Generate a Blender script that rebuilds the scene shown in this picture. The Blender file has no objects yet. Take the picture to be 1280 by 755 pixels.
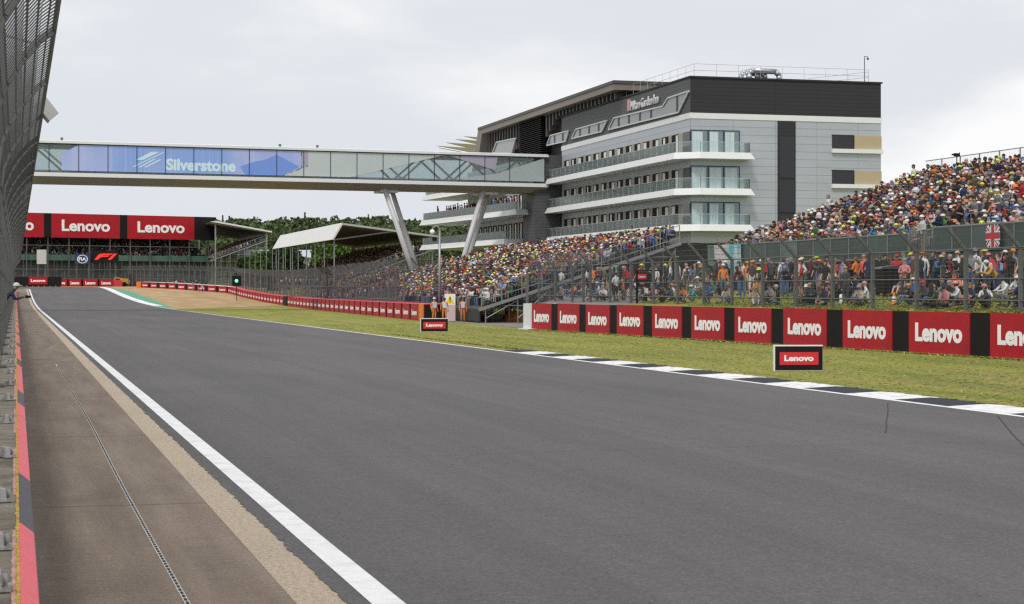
import bpy, math, random
import numpy as np
from mathutils import Vector, Matrix
random.seed(7); rng = np.random.default_rng(7)
R = math.radians
scene = bpy.context.scene
COL = scene.collection
# ---------------------------------------------------------------- survey: the photograph's pixels turned into world points
F = 2250.0; HOR = 362.0; CX = 640.0; YAW = R(15.41); EYE = 2.3
def ang(px): return YAW + math.atan((px - CX) / F)
def W(px, py, z=0.0):                      # point of height z seen at a pixel
    Z = (EYE - z) * F / (py - HOR); r = Z / math.cos(math.atan((px - CX) / F)); a = ang(px)
    return Vector((r * math.sin(a), r * math.cos(a), z))
def depth(x, y): return x * math.sin(YAW) + y * math.cos(YAW)
def S(px, d): return d / math.tan(ang(px))  # y where the plane x=d is seen in pixel column px
def HZ(py, x, y): return EYE + (HOR - py) * depth(x, y) / F
def PX(x, y):
    c = x * math.cos(YAW) - y * math.sin(YAW); return CX + F * c / depth(x, y)
# ---------------------------------------------------------------- terrain profile (piecewise linear along the straight)
YS = [-120, -40, 0] + list(range(10, 210, 10)) + list(range(215, 520, 6)) + [540, 600, 700, 850, 1000, 1300, 1800, 2600, 3600]
_ky = [-200, 205, 240, 270, 307, 340, 375, 400, 420, 500, 800, 3600]
_kz = [0, 0, .12, .38, .95, 1.65, 2.45, 2.78, 2.95, 3.4, 5, 12]
YS = np.array(YS, float); ZS = np.interp(YS, _ky, _kz)
def P(y): return float(np.interp(y, YS, ZS))
# ---------------------------------------------------------------- materials
MATS = {}
def lin(c):
    return tuple(((v / 255) / 12.92 if v / 255 <= .04045 else ((v / 255 + .055) / 1.055) ** 2.4) for v in c)
def mat(name, col, rough=.6, metal=0.0, var=0.0, scale=3.0, bump=0.0, bscale=None, spec=.5, stretch=None, alpha=1.0, dirt=None, dscale=.6, emit=None, coat=0.0):
    if name in MATS: return MATS[name]
    m = bpy.data.materials.new(name); m.use_nodes = True
    nt = m.node_tree; b = nt.nodes['Principled BSDF']; L = nt.links.new
    b.inputs['Base Color'].default_value = (*col, 1); b.inputs['Roughness'].default_value = rough
    b.inputs['Metallic'].default_value = metal; b.inputs['Specular IOR Level'].default_value = spec
    b.inputs['Coat Weight'].default_value = coat
    if alpha < 1: b.inputs['Alpha'].default_value = alpha
    if emit: b.inputs['Emission Color'].default_value = (*emit[0], 1); b.inputs['Emission Strength'].default_value = emit[1]
    if var or bump or dirt:
        tc = nt.nodes.new('ShaderNodeTexCoord'); mp = nt.nodes.new('ShaderNodeMapping'); L(tc.outputs['Object'], mp.inputs[0])
        if stretch: mp.inputs['Scale'].default_value = stretch
        if var:
            n = nt.nodes.new('ShaderNodeTexNoise'); n.inputs['Scale'].default_value = scale; n.inputs['Detail'].default_value = 6; n.inputs['Roughness'].default_value = .65
            L(mp.outputs[0], n.inputs['Vector'])
            mr = nt.nodes.new('ShaderNodeMapRange'); mr.inputs['From Min'].default_value = .25; mr.inputs['From Max'].default_value = .75
            mr.inputs['To Min'].default_value = 1 - var; mr.inputs['To Max'].default_value = 1 + var; L(n.outputs['Fac'], mr.inputs['Value'])
            mx = nt.nodes.new('ShaderNodeVectorMath'); mx.operation = 'SCALE'; mx.inputs[0].default_value = col; L(mr.outputs[0], mx.inputs['Scale'])
            out = mx.outputs[0]
            if dirt:
                n2 = nt.nodes.new('ShaderNodeTexNoise'); n2.inputs['Scale'].default_value = dscale; n2.inputs['Detail'].default_value = 8; L(mp.outputs[0], n2.inputs['Vector'])
                r2 = nt.nodes.new('ShaderNodeMapRange'); r2.inputs['From Min'].default_value = .48; r2.inputs['From Max'].default_value = .68; L(n2.outputs['Fac'], r2.inputs['Value'])
                mc = nt.nodes.new('ShaderNodeMix'); mc.data_type = 'RGBA'; L(r2.outputs[0], mc.inputs['Factor']); L(out, mc.inputs['A']); mc.inputs['B'].default_value = (*dirt, 1)
                out = mc.outputs['Result']
            L(out, b.inputs['Base Color'])
        if bump:
            n3 = nt.nodes.new('ShaderNodeTexNoise'); n3.inputs['Scale'].default_value = bscale or scale * 4; n3.inputs['Detail'].default_value = 4; L(mp.outputs[0], n3.inputs['Vector'])
            bp = nt.nodes.new('ShaderNodeBump'); bp.inputs['Strength'].default_value = bump; bp.inputs['Distance'].default_value = .02
            L(n3.outputs['Fac'], bp.inputs['Height']); L(bp.outputs[0], b.inputs['Normal'])
    MATS[name] = m; return m
def glass(name, tint, clear=.5, rough=.03):
    """thin architectural glass: part see-through, part mirror by fresnel"""
    if name in MATS: return MATS[name]
    m = bpy.data.materials.new(name); m.use_nodes = True; nt = m.node_tree; nt.nodes.clear(); L = nt.links.new
    o = nt.nodes.new('ShaderNodeOutputMaterial'); t = nt.nodes.new('ShaderNodeBsdfTransparent'); t.inputs[0].default_value = (*tint, 1)
    d = nt.nodes.new('ShaderNodeBsdfDiffuse'); d.inputs[0].default_value = (*tint, 1)
    g = nt.nodes.new('ShaderNodeBsdfGlossy'); g.inputs['Roughness'].default_value = rough; g.inputs[0].default_value = (.9, .95, .95, 1)
    fr = nt.nodes.new('ShaderNodeFresnel'); fr.inputs['IOR'].default_value = 1.3
    m1 = nt.nodes.new('ShaderNodeMixShader'); m1.inputs[0].default_value = 1 - clear; L(t.outputs[0], m1.inputs[1]); L(d.outputs[0], m1.inputs[2])
    m2 = nt.nodes.new('ShaderNodeMixShader'); L(fr.outputs[0], m2.inputs[0]); L(m1.outputs[0], m2.inputs[1]); L(g.outputs[0], m2.inputs[2])
    L(m2.outputs[0], o.inputs[0]); MATS[name] = m; return m
# ---------------------------------------------------------------- mesh builder
class MB:
    def __init__(s): s.v = []; s.f = []; s.mi = []
    def add(s, vs, fs, mi=0):
        n = len(s.v); s.v.extend([tuple(v) for v in vs]); s.f.extend([tuple(i + n for i in f) for f in fs]); s.mi.extend([mi] * len(fs)); return s
    def box(s, c, size, rz=0.0, mi=0):
        x, y, z = size[0] / 2, size[1] / 2, size[2] / 2; ca, sa = math.cos(rz), math.sin(rz); vs = []
        for dz in (-z, z):
            for dx, dy in ((-x, -y), (x, -y), (x, y), (-x, y)):
                vs.append((c[0] + dx * ca - dy * sa, c[1] + dx * sa + dy * ca, c[2] + dz))
        return s.add(vs, [(3, 2, 1, 0), (4, 5, 6, 7), (0, 1, 5, 4), (1, 2, 6, 5), (2, 3, 7, 6), (3, 0, 4, 7)], mi)
    def b2(s, x0, x1, y0, y1, z0, z1, mi=0): return s.box(((x0 + x1) / 2, (y0 + y1) / 2, (z0 + z1) / 2), (abs(x1 - x0), abs(y1 - y0), abs(z1 - z0)), 0, mi)
    def tube(s, p0, p1, r0, r1=None, n=6, mi=0, cap=True):
        r1 = r0 if r1 is None else r1; p0 = Vector(p0); p1 = Vector(p1); d = (p1 - p0)
        if d.length < 1e-6: return s
        d.normalize(); a = Vector((0, 0, 1)) if abs(d.z) < .9 else Vector((1, 0, 0)); u = d.cross(a).normalized(); w = d.cross(u); vs = []
        for p, r in ((p0, r0), (p1, r1)):
            for k in range(n):
                t = 2 * math.pi * k / n; vs.append(p + (u * math.cos(t) + w * math.sin(t)) * r)
        fs = [(k, (k + 1) % n, n + (k + 1) % n, n + k) for k in range(n)]
        if cap: fs += [tuple(range(n - 1, -1, -1)), tuple(range(n, 2 * n))]
        return s.add(vs, fs, mi)
    def path(s, pts, r, n=6, mi=0):
        for a, b in zip(pts[:-1], pts[1:]): s.tube(a, b, r, r, n, mi)
        return s
    def bar(s, p0, p1, w, h, mi=0):          # rectangular bar, w horizontal, h the other way
        p0 = Vector(p0); p1 = Vector(p1); d = (p1 - p0).normalized(); a = Vector((0, 0, 1)) if abs(d.z) < .95 else Vector((0, 1, 0))
        u = d.cross(a).normalized() * (w / 2); q = d.cross(u).normalized() * (h / 2)
        vs = [p + k for p in (p0, p1) for k in (-u - q, u - q, u + q, -u + q)]
        return s.add(vs, [(3, 2, 1, 0), (4, 5, 6, 7), (0, 1, 5, 4), (1, 2, 6, 5), (2, 3, 7, 6), (3, 0, 4, 7)], mi)
    def prism(s, poly, f0, f1, mi=0):        # poly: list of 2D points; f0,f1 map a 2D point to 3D at either end
        n = len(poly); vs = [f0(*p) for p in poly] + [f1(*p) for p in poly]
        return s.add(vs, [tuple(range(n)), tuple(range(2 * n - 1, n - 1, -1))] + [(k, n + k, n + (k + 1) % n, (k + 1) % n) for k in range(n)], mi)
    def ball(s, c, r, nu=8, nv=5, sc=(1, 1, 1), z0=-1.0, mi=0):
        vs = []; fs = []
        for j in range(nv + 1):
            t = math.asin(max(-1, z0)) + (math.pi / 2 - math.asin(max(-1, z0))) * j / nv
            for i in range(nu):
                a = 2 * math.pi * i / nu; vs.append((c[0] + r * sc[0] * math.cos(t) * math.cos(a), c[1] + r * sc[1] * math.cos(t) * math.sin(a), c[2] + r * sc[2] * math.sin(t)))
        for j in range(nv):
            for i in range(nu): fs.append((j * nu + i, j * nu + (i + 1) % nu, (j + 1) * nu + (i + 1) % nu, (j + 1) * nu + i))
        return s.add(vs, fs, mi)
    def lathe(s, c, prof, n=12, mi=0):
        vs = []; fs = []
        for r, z in prof:
            for i in range(n): a = 2 * math.pi * i / n; vs.append((c[0] + r * math.cos(a), c[1] + r * math.sin(a), c[2] + z))
        for j in range(len(prof) - 1):
            for i in range(n): fs.append((j * n + i, j * n + (i + 1) % n, (j + 1) * n + (i + 1) % n, (j + 1) * n + i))
        return s.add(vs, fs, mi)
    def mesh(s, name, mats):
        me = bpy.data.meshes.new(name); me.from_pydata(s.v, [], s.f)
        for m in (mats if isinstance(mats, (list, tuple)) else [mats]): me.materials.append(m)
        if any(s.mi): me.polygons.foreach_set('material_index', s.mi)
        me.update(); return me
    def build(s, name, mats, parent=None, smooth=False, **kw):
        me = s.mesh(name, mats)
        if smooth: me.polygons.foreach_set('use_smooth', [True] * len(me.polygons))
        return link(name, me, parent, **kw)
def link(name, me, parent=None, loc=None, rz=None, **kw):
    o = bpy.data.objects.new(name, me); COL.objects.link(o)
    if parent: o.parent = parent
    if loc is not None: o.location = loc
    if rz is not None: o.rotation_euler = (0, 0, rz)
    return tag(o, **kw)
def tag(o, label=None, cat=None, group=None, kind=None):
    if label: o['label'] = label
    if cat: o['category'] = cat
    if group: o['group'] = group
    if kind: o['kind'] = kind
    return o
def empty(name, loc=(0, 0, 0), rz=0, **kw):
    o = bpy.data.objects.new(name, None); o.empty_display_size = .3; COL.objects.link(o); o.location = loc; o.rotation_euler = (0, 0, rz); return tag(o, **kw)
def copy_tree(o, parent=None):
    c = o.copy(); COL.objects.link(c); c.parent = parent
    for ch in list(o.children): copy_tree(ch, c)
    return c
def npmesh(name, V, Fq, mats, colors=None, parent=None, k=4, smooth=False, **kw):
    """bulk mesh from numpy arrays (faces all with k corners)"""
    me = bpy.data.meshes.new(name); nv, nf = len(V), len(Fq)
    me.vertices.add(nv); me.vertices.foreach_set('co', np.asarray(V, np.float32).ravel())
    me.loops.add(nf * k); me.loops.foreach_set('vertex_index', np.asarray(Fq, np.int32).ravel())
    me.polygons.add(nf); me.polygons.foreach_set('loop_start', np.arange(0, nf * k, k, dtype=np.int32))
    me.update(calc_edges=True)
    if smooth: me.polygons.foreach_set('use_smooth', np.ones(nf, bool))
    if colors is not None:
        a = me.attributes.new('col', 'FLOAT_COLOR', 'POINT'); a.data.foreach_set('color', np.asarray(colors, np.float32).ravel())
    for m in (mats if isinstance(mats, (list, tuple)) else [mats]): me.materials.append(m)
    return link(name, me, parent, **kw)
def wires(A, B, r):
    """three-sided thin wires between point arrays A and B -> V,F"""
    A = np.asarray(A, float); B = np.asarray(B, float); d = B - A; d /= np.linalg.norm(d, axis=1)[:, None]
    up = np.where((np.abs(d[:, 2]) > .9)[:, None], np.array([[1., 0, 0]]), np.array([[0, 0, 1.]]))
    u = np.cross(d, up); u /= np.linalg.norm(u, axis=1)[:, None]; w = np.cross(d, u); n = len(A)
    V = np.zeros((n, 6, 3))
    for k in range(3):
        t = 2 * math.pi * k / 3; o = (u * math.cos(t) + w * math.sin(t)) * r; V[:, k] = A + o; V[:, 3 + k] = B + o
    base = (np.arange(n) * 6)[:, None, None]; q = np.array([[0, 1, 4, 3], [1, 2, 5, 4], [2, 0, 3, 5]])[None]
    return V.reshape(-1, 3), (base + q).reshape(-1, 4)
# ---------------------------------------------------------------- lettering (Blender's built-in font turned into mesh)
_tc = {}
def text_mesh(s, width, height, m, bold=.02, ext=.004, name='lettering', spacing=1.0, shear=0.0):
    key = (s, round(width, 3), round(height, 3), m.name, bold, ext)
    if key in _tc: return _tc[key]
    cu = bpy.data.curves.new('t', 'FONT'); cu.body = s; cu.size = 1; cu.offset = bold; cu.extrude = .01; cu.resolution_u = 3; cu.space_character = spacing; cu.shear = shear
    o = bpy.data.objects.new('t', cu); COL.objects.link(o); dg = bpy.context.evaluated_depsgraph_get(); dg.update()
    me = bpy.data.meshes.new_from_object(o.evaluated_get(dg)); bpy.data.objects.remove(o); bpy.data.curves.remove(cu)
    n = len(me.vertices); co = np.zeros(n * 3, np.float32); me.vertices.foreach_get('co', co); co = co.reshape(-1, 3)
    mn, mx = co.min(0), co.max(0); c = (mn + mx) / 2; sc = (mx - mn); out = np.zeros_like(co)
    out[:, 0] = (co[:, 0] - c[0]) / sc[0] * width; out[:, 2] = (co[:, 1] - c[1]) / sc[1] * height; out[:, 1] = -(co[:, 2] - c[2]) / sc[2] * ext * 2
    me.vertices.foreach_set('co', out.ravel()); me.materials.clear(); me.materials.append(m); me.name = name; me.update(); _tc[key] = me; return me
# ---------------------------------------------------------------- common materials
M_red = mat('red_vinyl', (.40, .010, .020), .5, var=.10, scale=1.2, bump=.35, bscale=2.2, dirt=(.30, .014, .022), dscale=.9, spec=.25)
M_redtop = mat('red_foam', (.55, .03, .06), .6, var=.1, scale=2)
M_black = mat('black_vinyl', (.014, .012, .012), .7, var=.25, scale=2, spec=.15)
M_white = mat('white_paint', (.78, .78, .77), .5, var=.05, scale=2)
M_letter = mat('white_letter', (.86, .86, .87), .5)
M_galv = mat('galvanised_steel', (.30, .31, .32), .45, .6, var=.15, scale=5)
M_dgalv = mat('weathered_steel', (.13, .13, .13), .6, .3, var=.2, scale=5)
M_wire = mat('fence_wire', (.14, .145, .15), .6, .2)
M_conc = mat('concrete', (.36, .34, .31), .9, var=.15, scale=2, bump=.3, dirt=(.25, .23, .2), dscale=1.2)
M_orange = mat('orange_plastic', (.75, .2, .02), .5, var=.05)
# ================================================================= camera, light, sky
cam = bpy.data.cameras.new('camera'); co = bpy.data.objects.new('camera', cam); COL.objects.link(co); scene.camera = co
co.location = (0, 0, EYE); co.rotation_euler = (math.pi / 2, 0, -YAW); cam.sensor_width = 36; cam.lens = F / 1280 * 36; cam.shift_y = -(377.5 - HOR) / 1280
cam.clip_start = .2; cam.clip_end = 9000
cam.dof.use_dof = True; cam.dof.focus_distance = 75; cam.dof.aperture_fstop = 8
SUN_EL, SUN_AZ = 52, 215     # azimuth: compass-like, from +Y clockwise
w = bpy.data.worlds.new('World'); scene.world = w; w.use_nodes = True; nt = w.node_tree; L = nt.links.new
bg = nt.nodes['Background']; bg.inputs['Strength'].default_value = .075
sk = nt.nodes.new('ShaderNodeTexSky'); sk.sky_type = 'NISHITA'; sk.sun_disc = False; sk.sun_elevation = R(SUN_EL); sk.sun_rotation = R(SUN_AZ); sk.dust_density = 2
tc = nt.nodes.new('ShaderNodeTexCoord'); mp = nt.nodes.new('ShaderNodeMapping'); mp.inputs['Scale'].default_value = (1, 1, 2.6); mp.inputs['Location'].default_value = (7.7, 1.9, 2.4); L(tc.outputs['Generated'], mp.inputs[0])
def noise(scale, detail, dist=0.0, rough=.55):
    n = nt.nodes.new('ShaderNodeTexNoise'); n.inputs['Scale'].default_value = scale; n.inputs['Detail'].default_value = detail; n.inputs['Distortion'].default_value = dist; n.inputs['Roughness'].default_value = rough; L(mp.outputs[0], n.inputs['Vector']); return n
n1 = noise(3.8, 6, .15, .52); n2 = noise(1.5, 3, .1)
add = nt.nodes.new('ShaderNodeMath'); add.operation = 'MULTIPLY_ADD'; L(n2.outputs['Fac'], add.inputs[0]); add.inputs[1].default_value = .9; L(n1.outputs['Fac'], add.inputs[2])
cr = nt.nodes.new('ShaderNodeValToRGB'); nrm_ = nt.nodes.new('ShaderNodeMapRange'); nrm_.inputs['From Min'].default_value = .74; nrm_.inputs['From Max'].default_value = 1.22; L(add.outputs[0], nrm_.inputs['Value']); L(nrm_.outputs[0], cr.inputs[0]); cr.color_ramp.interpolation = 'B_SPLINE'; e = cr.color_ramp.elements
e[0].position = 0; e[0].color = (.74, .78, .83, 1); e[1].position = 1; e[1].color = (1.0, 1.0, 1.0, 1)
for p_, c_ in ((.28, (.765, .795, .84, 1)), (.42, (.84, .86, .885, 1)), (.56, (.95, .955, .965, 1)), (.68, (1.02, 1.02, 1.02, 1))):
    x = e.new(p_); x.color = c_
mul = nt.nodes.new('ShaderNodeVectorMath'); mul.operation = 'SCALE'; L(cr.outputs[0], mul.inputs[0]); mul.inputs['Scale'].default_value = 9.75
mx = nt.nodes.new('ShaderNodeMix'); mx.data_type = 'RGBA'; mx.inputs['Factor'].default_value = .97; L(sk.outputs[0], mx.inputs['A']); L(mul.outputs[0], mx.inputs['B'])
L(mx.outputs['Result'], bg.inputs['Color'])
sun = bpy.data.lights.new('sun', 'SUN'); sun.energy = 1.5; sun.angle = R(12); sun.color = (1, .96, .9)
so = bpy.data.objects.new('sun', sun); COL.objects.link(so)
az = R(SUN_AZ); dv = Vector((math.sin(az) * math.cos(R(SUN_EL)), math.cos(az) * math.cos(R(SUN_EL)), math.sin(R(SUN_EL))))
so.rotation_euler = dv.to_track_quat('Z', 'Y').to_euler(); so.location = (0, 0, 60)
vs = scene.view_settings; vs.view_transform = 'Standard'; vs.look = 'None'; vs.gamma = 1; vs.exposure = .45; vs.use_curve_mapping = False
scene.cycles.max_bounces = 6; scene.cycles.transparent_max_bounces = 16; scene.cycles.use_denoising = False; scene.cycles.pixel_filter_type = 'BLACKMAN_HARRIS'; scene.cycles.filter_width = 1.35; scene.cycles.denoising_prefilter = 'ACCURATE'; scene.cycles.denoising_input_passes = 'RGB_ALBEDO_NORMAL'
# ================================================================= ground materials
def ground_mat(name, build):
    m = bpy.data.materials.new(name); m.use_nodes = True; nt = m.node_tree; b = nt.nodes['Principled BSDF']; build(nt, b); MATS[name] = m; return m
def N(nt, typ, **kw):
    n = nt.nodes.new(typ)
    for k, v in kw.items(): n.inputs[k.replace('_', ' ')].default_value = v
    return n
def coords(nt, sc=(1, 1, 1), rz=0):
    tc = nt.nodes.new('ShaderNodeTexCoord'); mp = nt.nodes.new('ShaderNodeMapping'); mp.inputs['Scale'].default_value = sc; mp.inputs['Rotation'].default_value[2] = rz; nt.links.new(tc.outputs['Object'], mp.inputs[0]); return mp.outputs[0]
def nz(nt, vec, scale, detail=5, rough=.6, dist=0):
    n = nt.nodes.new('ShaderNodeTexNoise'); n.inputs['Scale'].default_value = scale; n.inputs['Detail'].default_value = detail; n.inputs['Roughness'].default_value = rough; n.inputs['Distortion'].default_value = dist; nt.links.new(vec, n.inputs['Vector']); return n.outputs['Fac']
def ramp(nt, fac, stops):
    r = nt.nodes.new('ShaderNodeValToRGB'); nt.links.new(fac, r.inputs[0]); e = r.color_ramp.elements
    e[0].position, e[0].color = stops[0][0], (*stops[0][1], 1); e[1].position, e[1].color = stops[-1][0], (*stops[-1][1], 1)
    for p, c in stops[1:-1]: x = e.new(p); x.color = (*c, 1)
    return r.outputs[0]
def mixc(nt, fac, a, b, mode='MIX'):
    m = nt.nodes.new('ShaderNodeMix'); m.data_type = 'RGBA'; m.blend_type = mode
    for sock, v in ((m.inputs['Factor'], fac), (m.inputs['A'], a), (m.inputs['B'], b)):
        if isinstance(v, (int, float)): sock.default_value = v
        elif isinstance(v, tuple): sock.default_value = (*v, 1)
        else: nt.links.new(v, sock)
    return m.outputs['Result']
def mrange(nt, v, a, b, c=0, d=1):
    m = nt.nodes.new('ShaderNodeMapRange'); nt.links.new(v, m.inputs['Value']); m.inputs['From Min'].default_value = a; m.inputs['From Max'].default_value = b; m.inputs['To Min'].default_value = c; m.inputs['To Max'].default_value = d; return m.outputs[0]
def bumpn(nt, b, h, st, dist=.02):
    bp = nt.nodes.new('ShaderNodeBump'); bp.inputs['Strength'].default_value = st; bp.inputs['Distance'].default_value = dist; nt.links.new(h, bp.inputs['Height']); nt.links.new(bp.outputs[0], b.inputs['Normal'])
def _asphalt(nt, b):
    v = coords(nt); fine = nz(nt, v, 26, 7, .85); mid = nz(nt, v, 5, 5, .75)
    big = nz(nt, coords(nt, (.55, .035, 1)), 1.0, 5, .6); patch = nz(nt, coords(nt, (.3, .12, 1)), .5, 4, .6, .6)
    c = ramp(nt, fine, [(.26, (.022, .021, .0215)), (.42, (.069, .0655, .068)), (.58, (.118, .112, .116)), (.76, (.25, .24, .245))])
    c = mixc(nt, mrange(nt, big, .3, .7), c, (1.0, .99, .985), 'MULTIPLY') if False else c
    c = mixc(nt, 1.0, c, ramp(nt, big, [(.3, (.84, .84, .85)), (.7, (1.1, 1.09, 1.08))]), 'MULTIPLY')
    c = mixc(nt, 1.0, c, ramp(nt, patch, [(.35, (.9, .9, .9)), (.65, (1.07, 1.065, 1.06))]), 'MULTIPLY')
    c = mixc(nt, 1.0, c, ramp(nt, mid, [(.3, (.88, .88, .88)), (.7, (1.09, 1.085, 1.08))]), 'MULTIPLY')
    tyre = nz(nt, coords(nt, (2.4, .012, 1)), 1.0, 4, .6); c = mixc(nt, 1.0, c, ramp(nt, tyre, [(.35, (.92, .92, .92)), (.62, (1.04, 1.04, 1.04))]), 'MULTIPLY')
    nt.links.new(c, b.inputs['Base Color']); b.inputs['Roughness'].default_value = .78; b.inputs['Specular IOR Level'].default_value = .35
    bumpn(nt, b, fine, .5, .008)
M_asphalt = ground_mat('track_asphalt', _asphalt)
def _concrete(nt, b):
    v = coords(nt); fine = nz(nt, v, 30, 6, .85); cross = nz(nt, coords(nt, (1.0, 16, 1)), 2.2, 6, .8); blot = nz(nt, coords(nt, (2.2, .16, 1)), 1.1, 5, .6)
    c = ramp(nt, blot, [(.3, (.145, .108, .083)), (.5, (.185, .142, .110)), (.7, (.235, .185, .146))])
    c = mixc(nt, 1.0, c, ramp(nt, cross, [(.3, (.62, .61, .6)), (.5, (1.0, 1.0, 1.0)), (.72, (1.4, 1.4, 1.4))]), 'MULTIPLY')
    c = mixc(nt, 1.0, c, ramp(nt, fine, [(.3, (.45, .45, .45)), (.5, (1, 1, 1)), (.72, (1.6, 1.6, 1.6))]), 'MULTIPLY')
    nt.links.new(c, b.inputs['Base Color']); b.inputs['Roughness'].default_value = .9; bumpn(nt, b, fine, .5, .006)
M_apron = ground_mat('apron_concrete', _concrete)
def _aggr(nt, b):
    v = coords(nt);     s2 = nz(nt, v, 22, 6, .85)
    c = ramp(nt, s2, [(.3, (.17, .125, .085)), (.48, (.40, .325, .24)), (.7, (.66, .57, .45))])
    nt.links.new(c, b.inputs['Base Color']); b.inputs['Roughness'].default_value = .95; bumpn(nt, b, s2, .8, .015)
M_aggr = ground_mat('tan_aggregate', _aggr)
def _grass(nt, b):
    v = coords(nt); mow = nz(nt, coords(nt, (1, .12, 1)), .75, 4, .55, .4); dry = nz(nt, coords(nt, (.7, .16, 1)), .55, 6, .7, .5); fine = nz(nt, coords(nt, (1, .55, 1)), 9, 8, .88); tuft = nz(nt, v, 3.2, 5, .7)
    c = ramp(nt, fine, [(.28, (.12, .14, .026)), (.5, (.24, .25, .055)), (.72, (.40, .385, .12))])
    c = mixc(nt, 1.0, c, ramp(nt, mow, [(.36, (.72, .84, .7)), (.5, (1, 1, 1)), (.64, (1.22, 1.12, 1.15))]), 'MULTIPLY')
    c = mixc(nt, mrange(nt, dry, .5, .68, 0, .72), c, mixc(nt, fine, (.2, .145, .06), (.36, .285, .135)))
    c = mixc(nt, 1.0, c, ramp(nt, tuft, [(.3, (.62, .66, .62)), (.7, (1.3, 1.25, 1.25))]), 'MULTIPLY')
    nt.links.new(c, b.inputs['Base Color']); b.inputs['Roughness'].default_value = .9; b.inputs['Specular IOR Level'].default_value = .15; bumpn(nt, b, fine, 1.0, .05)
M_grass = ground_mat('mown_grass', _grass)
def _gravel(nt, b):
    v = coords(nt); fine = nz(nt, v, 9, 5, .8); big = nz(nt, coords(nt, (.4, .06, 1)), 1, 5, .6)
    c = mixc(nt, 1.0, ramp(nt, fine, [(.3, (.24, .15, .065)), (.5, (.40, .265, .13)), (.7, (.52, .37, .2))]), ramp(nt, big, [(.35, (.8, .79, .78)), (.65, (1.1, 1.1, 1.1))]), 'MULTIPLY')
    nt.links.new(c, b.inputs['Base Color']); b.inputs['Roughness'].default_value = .95; bumpn(nt, b, fine, .9, .05)
M_gravel = ground_mat('trap_gravel', _gravel)
M_line = mat('white_track_paint', (.74, .745, .75), .55, var=.07, scale=9, dirt=(.6, .6, .6), dscale=3)
M_kblack = mat('dark_kerb_paint', (.02, .022, .034), .7, var=.25, scale=8, spec=.2)
M_green = mat('green_runoff_paint', (.03, .27, .15), .6, var=.15, scale=2, dirt=(.1, .3, .2))
M_dirtroad = mat('service_road_surface', (.17, .155, .14), .9, var=.25, scale=1.2, bump=.4, dirt=(.26, .22, .18))
M_kwhite = mat('white_kerb_paint', (.72, .72, .73), .6, var=.12, scale=6, dirt=(.50, .49, .48), dscale=4, stretch=(1.6, .5, 1))
# ================================================================= ground sheets
def strip(name, y0, y1, xl, xr, m, off, label=None, nx=1, kind='structure', extra=()):
    xl_ = xl if callable(xl) else (lambda y: xl); xr_ = xr if callable(xr) else (lambda y: xr)
    ys = sorted({y0, y1, *[float(y) for y in YS if y0 < y < y1], *[y for y in extra if y0 < y < y1]})
    V = []; Fc = []
    for y in ys:
        for i in range(nx + 1): V.append((xl_(y) + (xr_(y) - xl_(y)) * i / nx, y, P(y) + off))
    for j in range(len(ys) - 1):
        for i in range(nx): a = j * (nx + 1) + i; Fc.append((a, a + 1, a + nx + 2, a + nx + 1))
    me = bpy.data.meshes.new(name); me.from_pydata(V, [], Fc); me.materials.append(m)
    return link(name, me, kind=kind, label=label)
# base ground out to the horizon, rising into a wooded hill
def hill(x, y):
    t = min(1, max(0, (y - 520) / 380)); t = t * t * (3 - 2 * t)
    return t * (9 + 9 * math.exp(-((x - 150) / 170) ** 2) + 1.5 * math.sin(x * .011) + min(10, max(0, (y - 900) / 80)))
gx = [-2600, -1200, -600, -300, -150, -80, -45, 60, 90, 130, 170, 210, 260, 320, 400, 520, 700, 1000, 1600, 2600]
V = []; Fc = []
for y in YS:
    for x in gx: V.append((x, float(y), P(y) - .012 + (hill(x, y) if y > 520 else 0)))
n = len(gx)
for j in range(len(YS) - 1):
    for i in range(n - 1): a = j * n + i; Fc.append((a, a + 1, a + n + 1, a + n))
me = bpy.data.meshes.new('ground'); me.from_pydata(V, [], Fc); me.materials.append(M_grass); link('ground', me, kind='structure', label='rough grass ground running out to the wooded hill')
APRON_R, ASPH_L, LINE_L, LINE_R, TRK_R = 1.98, 2.33, 2.50, 2.74, 17.62
strip('infield_grass', -40, 215, TRK_R + .1, 32, M_grass, .0, 'mown grass verge between track and advertising wall')
# end bend: beyond y=375 the asphalt swings away to the left
def bendL(x0):
    return lambda y: x0 if y < 372 else x0 - ((y - 372) / 5.5) ** 2 * .9
def bendR(x0):
    return lambda y: x0 if y < 412 else x0 - (y - 412) * 4
strip('concrete_apron', -40, 372, .08, APRON_R, M_apron, .0, 'brown concrete strip along the pit side barrier')
strip('aggregate_strip', -40, 372, APRON_R, ASPH_L + .06, M_aggr, .002, 'tan exposed aggregate strip beside the track edge')
ex = np.arange(4, 70, .12)
rag = {float(y): float(rng.normal(0, .012)) for y in ex}
strip('race_track', -40, 424, lambda y: bendL(ASPH_L)(y) + rag.get(y, 0), bendR(TRK_R + .1), M_asphalt, .008, 'grey asphalt start straight of the race track', extra=[float(v) for v in ex])
strip('white_edge_line', -40, 378, lambda y: bendL(LINE_L)(y), lambda y: bendL(LINE_R)(y), M_line, .012, 'broad white line along the barrier side of the track')
strip('white_edge_line_far_side', -40, 411, TRK_R - .18, TRK_R, M_line, .012, 'thin white line along the grass side of the track')
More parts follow.
